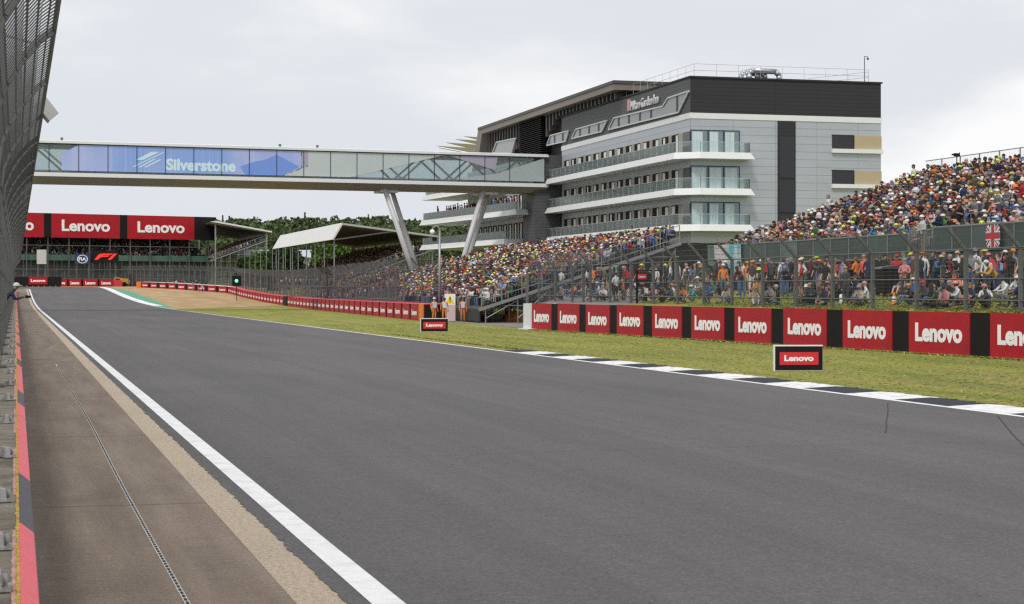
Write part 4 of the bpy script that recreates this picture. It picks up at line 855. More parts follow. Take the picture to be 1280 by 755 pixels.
def make_body(key, J):
    names = list(RAD); idx = {k: i for i, k in enumerate(names)}
    me = bpy.data.meshes.new('person'); me.from_pydata([J[k] for k in names], [(idx[a], idx[b]) for a, b, _ in BONES], [])
    o = bpy.data.objects.new('person', me); COL.objects.link(o); md = o.modifiers.new('s', 'SKIN'); md.branch_smoothing = .6
    if not me.skin_vertices: me.attributes
    sv = me.skin_vertices[0].data if me.skin_vertices else None
    for k in names:
        r = RAD[k]; sv[idx[k]].radius = (r * (1.12 if k in ('pelvis', 'chest', 'spine') else 1), r * (.8 if k in ('pelvis', 'chest', 'spine') else 1)); sv[idx[k]].use_root = (k == 'pelvis')
    sb = o.modifiers.new('u', 'SUBSURF'); sb.levels = 1; sb.render_levels = 1
    dg = bpy.context.evaluated_depsgraph_get(); dg.update(); out = bpy.data.meshes.new_from_object(o.evaluated_get(dg)); bpy.data.objects.remove(o); bpy.data.meshes.remove(me)
    JV = {k: Vector(v) for k, v in J.items()}; mi = []
    for p_ in out.polygons:
        c = p_.center; best = min(BONES, key=lambda b: segd(c, JV[b[0]], JV[b[1]]) - .5 * (RAD[b[0]] + RAD[b[1]]) * .6); mi.append(best[2])
    V = [tuple(v.co) for v in out.vertices]; Fc = [tuple(p_.vertices) for p_ in out.polygons]; bpy.data.meshes.remove(out)
    m = MB(); m.v = V; m.f = Fc; m.mi = mi
    h = JV['head']; fw = Vector((0, 1, 0))                      # face: eyes, nose, mouth, ears
    for s in (-1, 1):
        m.ball(h + Vector((s * .034, .083, .025)), .012, 6, 4, mi=6); m.ball(h + Vector((s * .092, .005, .005)), .022, 6, 4, sc=(.5, 1, 1.3), mi=0)
    m.add([h + Vector(v) for v in ((-.013, .085, .02), (.013, .085, .02), (.018, .09, -.02), (-.018, .09, -.02), (0, .118, -.015))], [(0, 1, 4), (1, 2, 4), (2, 3, 4), (3, 0, 4)], 0)
    m.box(h + Vector((0, .084, -.047)), (.04, .014, .008), mi=6)
    for s, g in (('r', 1), ('l', -1)):                          # five fingers rooted in each palm
        w_, hd = JV['wr' + s], JV['ha' + s]; d = (hd - w_).normalized(); sd = d.cross(Vector((0, 0, 1)) if abs(d.z) < .8 else Vector((0, 1, 0))).normalized(); pn = d.cross(sd)
        for q, (off, ln) in enumerate(((-.027, .058), (-.009, .07), (.009, .066), (.026, .052))):
            a = hd + sd * off; b = a + d * (.03 + ln * .45) + pn * .008; c = b + d * ln * .4 + pn * .024; m.tube(a, b, .0095, .0085, 5, 0); m.tube(b, c, .0085, .006, 5, 0)
        a = w_ + d * .035 + sd * -.02; b = a + d * .035 + sd * -.032; m.tube(a, b, .012, .010, 5, 0); m.tube(b, b + d * .03 + pn * .008, .010, .007, 5, 0)
    me = m.mesh('person', [skm[0]] + [cm('black')] * 5 + [M_eye]); me.polygons.foreach_set('use_smooth', [True] * len(me.polygons)); return me
BODY = {k: (make_body(k, J), Vector(J['head'])) for k, J in POSES.items()}
# headwear, centred on the head joint
def hw_mesh(kind):
    m = MB()
    if kind == 'cap': m.ball((0, -.005, .035), .108, 12, 5, sc=(1, 1.04, 1), z0=0.0); m.prism([(-.07, .07), (.07, .07), (.05, .19), (-.05, .19)], lambda a, b: (a, b, .035), lambda a, b: (a, b, .05))
    elif kind == 'bucket_hat': m.lathe((0, 0, .02), [(.15, -.01), (.108, .03), (.10, .10), (.06, .125), (0.001, .128)], 12)
    elif kind == 'short_hair': m.ball((0, -.012, .02), .104, 12, 6, sc=(1, 1.02, 1.08), z0=.05); m.ball((0, -.035, -.01), .088, 10, 5, sc=(1.08, .85, 1.05))
    else: m.ball((0, -.012, .025), .108, 12, 6, sc=(1, 1.02, 1.05), z0=.05); m.ball((0, -.05, -.09), .10, 10, 6, sc=(.95, .55, 1.6))
    me = m.mesh(kind, cm('black')); me.polygons.foreach_set('use_smooth', [True] * len(me.polygons)); return me
HW = {k: hw_mesh(k) for k in ('cap', 'bucket_hat', 'short_hair', 'long_hair')}
m = MB(); m.box((0, -.2, 1.25), (.28, .16, .42)); m.box((0, -.29, 1.18), (.2, .06, .22)); m.bar((.1, -.14, 1.44), (.1, .14, 1.38), .04, .02); m.bar((-.1, -.14, 1.44), (-.1, .14, 1.38), .04, .02)
BACKPACK = m.mesh('backpack', cm('black'))
m = MB(); m.box((0, 0, 0), (.075, .012, .15)); PHONE = m.mesh('phone', M_black)
def slotm(o, mats_):
    for i, mm in enumerate(mats_): o.material_slots[i].link = 'OBJECT'; o.material_slots[i].material = mm
def person(pose_, x, y, z, rz, top, legs, head, headcol, label, group=None, skin=None, sleeves=None, shorts=False, scale=1.0, bag=None, shoes='charcoal', hairm=None, cat='person'):
    me, h = BODY[pose_]; o = link('person', me, None, loc=(x, y, z), rz=rz, label=label, cat=cat, group=group); o.scale = (scale,) * 3
    sk_ = skm[rng.integers(0, 5) if skin is None else skin]; sleeves = (rng.random() < .5) if sleeves is None else sleeves
    slotm(o, [sk_, cm(top), cm(top) if sleeves else sk_, cm(legs), sk_ if shorts else cm(legs), cm(shoes), M_eye])
    c = link(head, HW[head], o, loc=h); slotm(c, [cm(headcol) if head in ('cap', 'bucket_hat') else hm(headcol)])
    if head in ('cap', 'bucket_hat'):
        c2 = link('short_hair', HW['short_hair'], o, loc=h + Vector((0, 0, -.012))); slotm(c2, [hm(['dark', 'brown', 'fair', 'grey'][rng.integers(0, 4)])]); c2.scale = (.96, .96, .93)
    if bag: c = link('backpack', BACKPACK, o, loc=(0, h.y - .02, h.z - 1.615)); slotm(c, [cm(bag)])
    if 'phone' in pose_: link('phone', PHONE, o, loc=(0, h.y + .37, h.z - .03))
    return o
# ---------------------------------------------------------------- light crowd figure (seated) for the mass
def crowd_tpl(lod, stand=False, armup=False):
    m = MB(); n = 6 if lod < 2 else 5; zb = .42 if not stand else .85; lean = rng.uniform(-.02, .1)
    prof = [(.17, zb), (.165, zb + .18), (.195, zb + .42), (.13, zb + .54), (.06, zb + .58)]
    for j in range(len(prof) - 1):
        vs = []
        for r, z in prof[j:j + 2]:
            for i in range(n): a = 2 * math.pi * i / n; vs.append((r * math.cos(a) * 1.12, r * math.sin(a) * .72 + (z - zb) * lean, z))
        m.add(vs, [(i, (i + 1) % n, n + (i + 1) % n, n + i) for i in range(n)], 1)
    hz = zb + .70; hy = .58 * lean + .03; m.ball((0, hy, hz), .105, n, 4 if lod < 2 else 3, sc=(.86, .98, 1.12), mi=0)
    ht = rng.random()
    if ht < .44: m.ball((0, hy - .005, hz + .035), .115, n, 2, z0=0.0, mi=3); m.add([(-.08, hy + .08, hz + .045), (.08, hy + .08, hz + .045), (.06, hy + .2, hz + .035), (-.06, hy + .2, hz + .035)], [(0, 1, 2, 3)], 3)
    else: m.ball((0, hy - .015, hz + .02), .113, n, 3, sc=(1, 1, 1.1), z0=.0, mi=4); m.ball((0, hy - .06, hz - .03), .09, n, 2, sc=(1, .6, 1.2 if ht < .75 else 2.0), z0=-.9, mi=4)
    if lod < 2:
        for s in (-1, 1):
            if armup: sh, el, wr = (s * .2, lean * .5, zb + .47), (s * .24, .2, zb + .4), (s * .06, .34, zb + .66)
            else:
                k = rng.uniform(.1, .3); sh, el, wr = (s * .2, lean * .5, zb + .47), (s * .27, .04, zb + .2), (s * rng.uniform(.02, .2), k + .1, zb + rng.uniform(.12, .35))
            m.tube(sh, el, .055, .047, 4, 1, cap=False); m.tube(el, wr, .043, .035, 4, 5, cap=False); m.ball(wr, .045, 4, 2, mi=0)
    if not stand:
        for s in (-1, 1): m.tube((s * .1, 0, zb + .08), (s * .13, .42, zb + .1), .085, .065, 4, 2, cap=False); m.tube((s * .13, .42, zb + .12), (s * .12, .4, .05), .06, .045, 4, 2, cap=False)
    else:
        for s in (-1, 1): m.tube((s * .09, 0, zb + .05), (s * .11, 0, .03), .09, .05, 5, 2, cap=False)
    return np.array(m.v), np.array(m.f), np.array([mi for f, mi in zip(m.f, m.mi)]), m
def tplarr(*a, **k):
    V_, F_, mi, m = crowd_tpl(*a, **k); vm = np.zeros(len(V_), int)
    for f, c in zip(m.f, m.mi):
        for i in f: vm[i] = c
    return V_, F_, vm
TPL = {0: [tplarr(0, armup=(i % 4 == 3)) for i in range(10)] + [tplarr(0, stand=True) for i in range(3)], 1: [tplarr(2) for i in range(8)] + [tplarr(2, stand=True) for i in range(2)]}
crowdV = []; crowdF = []; crowdC = []; cbase = 0
topA = np.array([PAL[k] for k in TOPS]); legA = np.array([PAL[k] for k in LEGS]); hatA = np.array([PAL[k] for k in HATS]); haA = np.array([HAIR[k] for k in ('dark', 'dark', 'brown', 'brown', 'brown', 'fair', 'grey')]); skA = np.array(SKIN)
def emit_crowd(pos, rot, lod, pstand=.04, darker=1.0):
    """pos Nx3, rot N"""
    global cbase
    pos = np.asarray(pos, float); rot = np.asarray(rot, float)
    nt_ = len(TPL[lod]); ns = 3 if lod == 0 else 2; t = rng.integers(0, nt_ - ns, len(pos)); st = rng.random(len(pos)) < pstand; t[st] = nt_ - ns + rng.integers(0, ns, st.sum())
    for k in range(nt_):
        ii = np.where(t == k)[0]
        if not len(ii): continue
        V_, F_, vm = TPL[lod][k]; n = len(ii); c, s = np.cos(rot[ii]), np.sin(rot[ii]); sc = rng.uniform(.92, 1.08, n)[:, None]
        X = (V_[None, :, 0] * c[:, None] - V_[None, :, 1] * s[:, None]) * sc; Y = (V_[None, :, 0] * s[:, None] + V_[None, :, 1] * c[:, None]) * sc; Z = V_[None, :, 2] * sc
        W_ = np.stack([X, Y, Z], -1) + pos[ii][:, None, :]
        skn = skA[rng.integers(0, len(skA), n)]; tp = topA[rng.integers(0, len(topA), n)]; lg_ = legA[rng.integers(0, len(legA), n)]; ht = hatA[rng.integers(0, len(hatA), n)]; hr = haA[rng.integers(0, len(haA), n)]
        slv = np.where((rng.random(n) < .5)[:, None], tp, skn)
        pal = np.stack([skn * 1.05, tp * rng.uniform(.6, 1.15, (n, 1)), lg_, ht, hr * .8, slv], 1) * rng.uniform(.82, 1.12, (n, 1, 1))
        C_ = pal[:, vm, :]; C4 = np.concatenate([C_, np.ones((*C_.shape[:2], 1))], -1)
        crowdV.append(W_.reshape(-1, 3)); crowdF.append((F_[None] + (np.arange(n) * len(V_))[:, None, None] + cbase).reshape(-1, 4)); crowdC.append(C4.reshape(-1, 4)); cbase += n * len(V_)
# ================================================================= grandstands
M_deck = mat('stand_deck', (.12, .12, .12), .8, var=.2, scale=2)
M_gpan = [mat('green_panel_%s' % n_, c, .45, var=.12, scale=.8, dirt=tuple(v * 1.4 for v in c), dscale=.7) for n_, c in (('dark', (.028, .052, .044)), ('mid', (.045, .078, .066)), ('pale', (.085, .14, .12)))]
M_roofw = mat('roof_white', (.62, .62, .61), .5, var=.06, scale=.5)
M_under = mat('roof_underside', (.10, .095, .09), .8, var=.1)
def stand(name, label, O, rz, L, rows, pitch, z0, rise, seat=.52, fill=.97, front=None, understruct=True, lod=0, skirt=None, ground=0.0, zend_rail=True, back=True, dens=None, pst=.04):
    """faces local -X; local Y runs along the rows. returns empty + list of people positions in world space"""
    e = empty(name, O, rz, label=label, cat='grandstand'); ca, sa = math.cos(rz), math.sin(rz); d = MB()
    for r in range(rows):
        z = z0 + rise * r; d.add([(r * pitch, 0, z), ((r + 1) * pitch, 0, z), ((r + 1) * pitch, L, z), (r * pitch, L, z)], [(0, 1, 2, 3)]); d.add([(r * pitch, 0, z), (r * pitch, L, z), (r * pitch, L, z - rise - .05), (r * pitch, 0, z - rise - .05)], [(0, 1, 2, 3)])
        d.b2(r * pitch + .45, r * pitch + .7, .1, L - .1, z + .36, z + .41)
    D_ = rows * pitch; zb = z0 + rise * (rows - 1)
    d.build('deck', M_deck, e)
    for yy in (0, L):
        m = MB(); m.bar((-.2, yy, z0 - .25), (D_ + .1, yy, zb - .05), .12, .22); m.build('stringer', M_galv, e)
    if zend_rail:
        for yy in (.0,):
            m = MB(); n_ = int(D_ / 1.3)
            for k in range(n_ + 1): x = D_ * k / n_; zz = z0 + (zb - z0) * k / n_; m.bar((x, yy, zz - .15), (x, yy, zz + 1.25), .06, .06)
            for h in (.35, 1.22): m.bar((0, yy, z0 + h), (D_, yy, zb + h), .05, .05)
            for k in range(n_ * 6): x = D_ * k / (n_ * 6); zz = z0 + (zb - z0) * k / (n_ * 6); m.bar((x, yy, zz + .05), (x, yy, zz + 1.2), .012, .012)
            m.build('end_railing', M_galv, e)
    if understruct:
        for yy in [0.1] + list(np.arange(3, L, 6.0 if L < 80 else 12)):
            m = MB(); q = int(D_ / 2.2)
            for k in range(q + 1):
                x = .3 + (D_ - .6) * k / q; zz = z0 + (zb - z0) * x / D_ - .3; m.tube((x, yy, ground), (x, yy, zz), .05, n=5)
                if k < q:
                    x2 = .3 + (D_ - .6) * (k + 1) / q; h = min(zz, ground + 2.0); m.tube((x, yy, ground + .3), (x2, yy, z0 + (zb - z0) * x2 / D_ - .4), .035, n=4)
            zh = ground + 1.2
            while zh < zb: x_ = max(0, (zh - z0 + .4) / (zb - z0) * D_); m.tube((x_, yy, zh), (D_, yy, zh), .035, n=4); zh += 1.7
            m.build('scaffold_frame', M_galv, e)
        m = MB(); zh = ground + 1.4
        for x in (.4, D_ * .5): m.tube((x, 0, ground + 1.4), (x, L, ground + 1.4), .03, n=4)
        m.build('scaffold_tie', M_galv, e)
    m = MB(); m.b2(D_ - .05, D_, 0, L, zb + .0, zb + 1.5) if False else None
    if back:
        for k in range(int(L / 2.2) + 1): m.bar((D_, k * 2.2, zb), (D_, k * 2.2, zb + 1.6), .06, .06)
        m.bar((D_, 0, zb + 1.58), (D_, L, zb + 1.58), .05, .05); m.build('back_railing', M_galv, e)
        yw = np.arange(0, L, .16); Vv, Ff = wires([(D_, y_, zb) for y_ in yw], [(D_, y_, zb + 1.56) for y_ in yw], .006); npmesh('back_mesh', Vv, Ff, M_galv, parent=e)
    ppl = []
    for r in range(rows):
        n_ = int((L - .6) / seat)
        for k in range(n_):
            if rng.random() > fill: continue
            lx, ly = r * pitch + .52 + rng.normal(0, .05), .45 + k * seat + rng.normal(0, .06)
            ppl.append((O[0] + lx * ca - ly * sa, O[1] + lx * sa + ly * ca, O[2] + z0 + rise * r, r, k))
    return e, ppl
# right-hand stand ---------------------------------------------------------
RS, rp = stand('grandstand', 'open grandstand packed with spectators on the right, green panelled front', (39.75, 54, 0), 0, 46.0, 18, .79, 3.95, .275, understruct=True, ground=2.1)
fr = MB()
def rs_panel(ya, yb, z0, z1, mi): m = MB(); m.b2(-.14, -.08, ya - 54, yb - 54, z0, z1); m.build('front_panel', M_gpan[mi], RS); fr.b2(-.17, -.05, ya - 54 - .03, ya - 54 + .03, z0 - .05, z1 + .06)
y = 54.0; k = 0; pat = [0, 1, 0, 0, 1, 0, 2, 0, 1, 1, 0, 2, 2, 1, 0, 0, 1, 1, 0, 0, 1, 0, 1, 0]
while y < 72.7: rs_panel(y, min(y + 1.7, 72.7), 4.05, 5.08, [0, 0, 1][k % 3]); y += 1.7; k += 1
y = 75.0; k = 0
while y < 100: rs_panel(y, min(y + 2.05, 100), 3.8, 4.87, pat[k % len(pat)]); y += 2.05; k += 1
fr.b2(-.18, -.04, 0, 18.7, 5.06, 5.12); fr.b2(-.18, -.04, 21, 46, 4.85, 4.91); fr.b2(-.18, -.04, 0, 18.7, 3.98, 4.06); fr.b2(-.18, -.04, 21, 46, 3.72, 3.8); fr.build('front_frame', M_galv, RS)
m = MB()
for k in range(15): m.bar((-.1, 18.8 + k * .15, 3.6), (-.1, 18.8 + k * .15, 5.0), .025, .025)
m.bar((-.1, 18.7, 5.0), (-.1, 21, 5.0), .05, .05); m.build('gate_railing', M_galv, RS)
m = MB(); m.b2(3.0, 3.1, 0, 46, 2.0, 4.6); m.build('dark_backing', mat('under_stand_shade', (.03, .033, .033), .9, var=.3, scale=3), RS)  # dark sheet whose colour stands for the shade under the deck
m = MB()
for yy in np.arange(0, 46.1, 2.05): m.tube((.1, yy, 2.1), (.1, yy, 3.9), .045, n=5); m.tube((.1, yy, 2.2), (.1, yy + 2.05, 3.5), .03, n=4)
m.tube((.1, 0, 3.55), (.1, 46, 3.55), .04, n=5); m.tube((.1, 0, 2.9), (.1, 46, 2.9), .04, n=5); m.build('front_scaffold', M_galv, RS)
# poster and flag hung on the front
pg = empty('banner', (39.52, S(893, 39.5), 0), -math.pi / 2, label='pale pink and teal hand-painted banner hung on the green stand front', cat='banner')
Lb = S(893, 39.5) - S(926, 39.5); m = MB(); nx = 14; vs_ = []
for j in range(2):
    for i in range(nx + 1): vs_.append((Lb * i / nx + (.15 if j == 0 else 0), -.04 - .03 * math.sin(i * .9), (3.25 + .06 * math.sin(i) if j == 0 else 4.9)))
m.add(vs_, [(i, i + 1, nx + 2 + i, nx + 1 + i) for i in range(nx)]); m.add([(a, b + .02, c) for a, b, c in vs_], [(nx + 1 + i, nx + 2 + i, i + 1, i) for i in range(nx)])
def _ban(nt, b):
    v = coords(nt); n1_ = nz(nt, v, 1.3, 3, .6); n2_ = nz(nt, coords(nt, (1, 1, 2)), 3.5, 3, .6); sp = nt.nodes.new('ShaderNodeSeparateXYZ'); nt.links.new(v, sp.inputs[0])
    g = mrange(nt, sp.outputs['X'], Lb * .42, Lb * .5)
    c = mixc(nt, g, mixc(nt, mrange(nt, n2_, .5, .6), (.62, .62, .66), (.55, .32, .36)), mixc(nt, mrange(nt, n1_, .42, .56), (.12, .45, .48), (.55, .62, .64)))
    nt.links.new(c, b.inputs['Base Color']); b.inputs['Roughness'].default_value = .7
m.build('cloth', ground_mat('banner_cloth', _ban), pg)
fy0, fy1 = S(1233, 39.5), S(1251, 39.5); fl_w = fy0 - fy1; fg = empty('union_flag', (39.5, (fy0 + fy1) / 2, 4.55), -math.pi / 2, label='red white and blue flag hung upright on the green stand front', cat='flag')
wv, hv = fl_w, .98
def rectp(x0, x1, z0, z1, y, m): m.b2(x0, x1, y, y + .004, z0, z1)
m = MB(); rectp(-wv / 2, wv / 2, -hv / 2, hv / 2, -.03, m); m.build('blue_field', mat('flag_blue', (.02, .03, .16), .7), fg)
def diag(m, wd, y, off=0.0):
    for s in (1, -1):
        d = Vector((wv * s, 0, hv)).normalized(); n_ = Vector((-d.z, 0, d.x)); a = Vector((-wv / 2 * s, y, -hv / 2)); b = Vector((wv / 2 * s, y, hv / 2)); k = wd / 2
        P_ = [a + d * k * 1.1 + n_ * (k + off), a + d * k * 1.1 - n_ * (k - off), b - d * k * 1.1 - n_ * (k - off), b - d * k * 1.1 + n_ * (k + off)]; m.add(P_, [(0, 1, 2, 3)])
m = MB(); diag(m, .24, -.034); rectp(-.2, .2, -hv / 2, hv / 2, -.038, m); rectp(-wv / 2, wv / 2, -.2, .2, -.0385, m); m.build('white_bars', mat('flag_white', (.7, .7, .7), .7), fg)
m = MB(); diag(m, .08, -.0355, .04); rectp(-.12, .12, -hv / 2, hv / 2, -.044, m); rectp(-wv / 2, wv / 2, -.12, .12, -.0445, m); m.build('red_bars', mat('flag_red', (.5, .02, .04), .7), fg)
# centre stand ---------------------------------------------------------
CS, cp = stand('grandstand', 'open grandstand packed with spectators between the hotel and the track', (30.9, 120, 0), R(-3.3), 74, 18, .79, 1.15, .262, ground=0, back=False)
m = MB(); m.b2(-.2, -.1, 0, 74, .1, .95); m.build('front_panel', mat('dark_mesh_panel', (.03, .035, .033), .8), CS)
CS2, cp2 = stand('grandstand', 'low farther rows of spectators seen through the mesh fence', (35.2, 194.5, 0), R(-3.3), 42, 12, .8, .9, .26, seat=.6, fill=.85, lod=1, understruct=False, back=False)
# roofed stand ---------------------------------------------------------
RF, rfp = stand('roofed_grandstand', 'roofed grandstand with white folded canopy below the wooded hill', (43.8, 255, 0), 0, 61, 18, .8, 3.0, .30, seat=.6, fill=.93, lod=1, ground=.4)
tk = .3; pr = [(-.3, 9.45), (1.1, 11.85), (15.2, 10.15)]
m = MB(); m.prism([pr[0], pr[1], (pr[1][0] + .1, pr[1][1] - tk), (pr[0][0] + .25, pr[0][1] - .02)], lambda a, b: (a, -.6, b), lambda a, b: (a, 61.5, b)); m.build('canopy_front', M_roofw, RF)
m = MB(); m.prism([pr[1], pr[2], (pr[2][0], pr[2][1] - tk), (pr[1][0] + .1, pr[1][1] - tk)], lambda a, b: (a, -.6, b), lambda a, b: (a, 61.5, b)); m.build('canopy_top', mat('canopy_edge', (.42, .42, .41), .6), RF)
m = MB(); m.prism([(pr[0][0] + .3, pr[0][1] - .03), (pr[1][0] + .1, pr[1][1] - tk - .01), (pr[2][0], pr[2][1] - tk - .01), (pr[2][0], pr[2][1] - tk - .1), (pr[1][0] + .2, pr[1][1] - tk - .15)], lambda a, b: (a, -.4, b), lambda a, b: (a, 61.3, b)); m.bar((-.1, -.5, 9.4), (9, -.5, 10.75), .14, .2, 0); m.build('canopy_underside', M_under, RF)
for k in range(8):
    yy = .5 + k * 8.5; m = MB(); m.tube((.2, yy, 0), (.2, yy, 9.5), .10, n=6); m.build('column', M_galv, RF); m = MB(); m.tube((14.6, yy, 0), (14.6, yy, 10), .12, n=6); m.build('column', M_galv, RF)
for k in range(9):
    yy = 3 + k * 7; xx = 38.5; m = MB(); m.tube((0, 0, 0), (0, 0, 8.2), .07, .05, 6); m.build('fence_pole', M_galv, None, loc=(xx, 256 + yy, P(256 + yy)), label='slim grey pole before the roofed stand, %s from the camera' % nb[k], cat='pole', group='slim poles before the roofed stand')
# stand at the end of the straight: wing facing the track + banner fronted main part
WG, wgp = stand('roofed_grandstand', 'end section of the far stand with thin sloping roof', (46.3, 446, 0), 0, 60, 16, .85, 9.6, .33, seat=.75, fill=.9, lod=1, ground=3.0)
m = MB(); m.prism([(-.5, 18.9), (1, 19.2), (14.8, 16.75), (14.8, 16.4), (1, 18.75)], lambda a, b: (a, -1, b), lambda a, b: (a, 60, b)); m.build('canopy', M_roofw, WG)
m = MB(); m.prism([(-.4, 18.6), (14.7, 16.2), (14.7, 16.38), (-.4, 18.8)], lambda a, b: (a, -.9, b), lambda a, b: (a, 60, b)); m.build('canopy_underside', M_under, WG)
for yy in (0, 20, 40):
    m = MB(); m.tube((13.6, yy, 3), (13.6, yy, 16.5), .2); m.build('column', M_galv, WG); m = MB(); m.tube((1, yy, 3), (1, yy, 18.7), .2); m.build('column', M_galv, WG)
ML = Vector((46.5, 458.1, 0)); mrz = math.atan2(-12, -35.1) - math.pi / 2
MS, msp = stand('roofed_grandstand', 'far grandstand under huge red advertising banners at the end of the straight', (ML.x, ML.y, 0), mrz, 96, 14, .85, 9.8, .36, seat=.75, fill=.95, lod=1, ground=3.0, zend_rail=False)
# local -X faces the camera, local Y runs left
m = MB(); m.b2(-.3, -.1, 0, 96, 9.3, 10.7); m.build('green_parapet', mat('green_parapet', (.06, .13, .10), .6, var=.3, scale=.5, stretch=(.1, 1, .1)), MS)
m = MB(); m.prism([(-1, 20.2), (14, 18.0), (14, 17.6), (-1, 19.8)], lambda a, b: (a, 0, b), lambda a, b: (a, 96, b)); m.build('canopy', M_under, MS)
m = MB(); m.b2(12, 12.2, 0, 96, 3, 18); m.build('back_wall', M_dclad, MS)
m = MB(); m.b2(1.0, 1.2, 0, 96, 3, 9.3); m.build('dark_backing', mat('far_stand_dark', (.06, .065, .066), .9, var=.5, scale=.6, stretch=(1, 1, 3)), MS)  # plain dark sheet behind the scaffold posts
m = MB()
for yy in np.arange(0, 96, 5.2): m.bar((-.7, yy, 3), (-.7, yy, 15), .22, .22)
for yy in np.arange(0, 96, 1.9): m.tube((-.4, yy, 3), (-.4, yy, 9.4), .07, n=4)
for zz in (5.0, 7.2, 12.9): m.bar((-.7, 0, zz), (-.7, 96, zz), .12, .14)
m.build('column', M_dgalv, MS)
MLr = Vector((math.cos(mrz), math.sin(mrz), 0)); MLy = Vector((-math.sin(mrz), math.cos(mrz), 0))
def mly(px):                                 # local Y of a pixel column on the banner plane
    t_ = math.tan(ang(px)); o_ = ML - MLr * 1.3; return (o_.y * t_ - o_.x) / (MLy.x - MLy.y * t_)
for k, (a, b, red) in enumerate([(243, 270, 0), (159, 243, 1), (150, 159, 0), (64, 150, 1), (55, 64, 0), (-32, 55, 1)]):
    ya, yb = mly(b), mly(a); zt_, zb2 = 20.55, 14.75
    m = MB(); m.b2(-1.3, -1.0, ya + .02, yb - .02, zb2, zt_); f = m.build('banner_panel', M_red if red else M_black, MS)
    if red: link('lettering', text_mesh(LEN, (yb - ya) * .70, 2.75, M_letter, bold=.03, ext=.03), f, loc=(-1.34, (ya + yb) / 2, 17.7), rz=-math.pi / 2)
def farboard(pxl, pxr, pyt, pyb, Y, name, m_, label, cat):
    xa, xb = Y * math.tan(ang(pxl)), Y * math.tan(ang(pxr)); e = empty(name, ((xa + xb) / 2, Y, P(Y)), 0, label=label, cat=cat); zt_ = HZ(pyt, xa, Y) - P(Y); zb_ = HZ(pyb, xa, Y) - P(Y)
    m = MB(); m.b2((xa - xb) / 2, (xb - xa) / 2, 0, .4, zb_, zt_); m.build('face', m_, e); m = MB()
    for s in (-1, 1): m.bar((s * (xb - xa) * .4, .6, 0), (s * (xb - xa) * .4, .6, zt_ - .2), .2, .2)
    m.build('support', M_dgalv, e); return e, (xb - xa), zb_, zt_
fb, w_, a_, b_ = farboard(113, 148.5, 313.5, 328, 436, 'race_screen', M_black, 'black screen with slanted red racing emblem at the end of the straight', 'screen')
M_f1 = mat('emblem_red', (.85, .03, .02), .4, emit=((.85, .03, .02), .35)); cz = (a_ + b_) / 2; hh = (b_ - a_) * .27; m = MB()
def fz(x, z): return (x * w_ * .36, -.05, cz + z * hh)
for q in ([(-1.0, -1), (-.72, -1), (-.30, .05), (.42, .05), (.62, .55), (-.42, .55), (-.55, .45)], [(-.62, .5), (-.30, .5), (-.2, .62), (.68, .62), (.95, 1), (-.05, 1), (-.4, .92)], [(-.52, -.55), (-.2, -.12), (.36, -.12), (.16, -.42), (-.2, -.42)], [(.36, -1), (.62, -1), (1.14, 1), (.86, 1)])[0:0] + ([(-1.0, -1), (-.68, -1), (-.42, -.3), (-.3, -.12), (-.1, -.05), (.30, -.05), (.5, .38), (-.1, .38), (-.3, .42), (-.12, .55), (.02, .58), (.62, .58), (.82, 1), (-.1, 1), (-.42, .9), (-.62, .55)], [(.30, -1), (.62, -1), (1.22, 1), (.90, 1)]):
    m.add([fz(*a) for a in q], [tuple(range(len(q)))])
m.build('emblem', M_f1, fb)
fb, w_, a_, b_ = farboard(93.5, 112.5, 317.5, 330, 435, 'round_emblem_board', mat('board_blue', (.012, .03, .10), .5), 'dark blue board with pale round emblem beside the black screen', 'sign')
cz = (a_ + b_) / 2; m = MB(); rr = (b_ - a_) * .42; ri = rr * .86; n_ = 24
for i in range(n_):
    a0, a1 = 2 * math.pi * i / n_, 2 * math.pi * (i + 1) / n_; m.add([(r_ * math.cos(t) * 1.25, -.03, cz + r_ * math.sin(t)) for r_, t in ((ri, a0), (rr, a0), (rr, a1), (ri, a1))], [(0, 1, 2, 3)])
m.build('ring', M_letter, fb); link('lettering', text_mesh('FIA', w_ * .5, rr * .8, M_letter, bold=.03), fb, loc=(0, -.03, cz))
fb, w_, a_, b_ = farboard(46, 58, 312, 330, 433, 'white_panel', mat('panel_white', (.5, .5, .48), .6, var=.15, scale=.7), 'pale tilted panel on the far stand front by the fence', 'panel')
# ================================================================= grass bank and everything standing on it
def bankz(x): return float(np.interp(x, [31, 33.4, 35.8, 38, 60], [1.46, 1.54, 1.95, 2.2, 2.25]))
V = []; Fc = []; bys = [44, 60, 80, 100, 112, 114.5]
for j, y in enumerate(bys):
    yw = 44 + (99.6 - 44) * min(1, j / 4); wx = p0.x + (p1.x - p0.x) * (yw - p0.y) / (p1.y - p0.y) + .5
    xs = [wx, wx + .05, 33.6, 36, 39, 60]; t_ = (j / 4 if j < 5 else 1)
    for i, x in enumerate(xs):
        ye_ = float(np.interp(x, [28.3, 33.6, 36, 39, 60], [99.6, 112.5, 117, 119, 119.5])); yy = 44 + (ye_ - 44) * min(1, j / 4) + (.25 if j == 5 else 0)
        V.append((x, yy, -.02 if (i == 0 or j == 5) else (1.40 if i == 1 else bankz(x))))
for j in range(len(bys) - 1):
    for i in range(5): a = j * 6 + i; Fc.append((a, a + 1, a + 7, a + 6))
me = bpy.data.meshes.new('grass_bank'); me.from_pydata(V, [], Fc); me.materials.append(M_grass); me.materials.append(M_dirtroad); me.polygons.foreach_set('material_index', [1 if k // 5 >= 3 else 0 for k in range(len(me.polygons))]); link('grass_bank', me, kind='structure', label='raised grass bank behind the near wall')
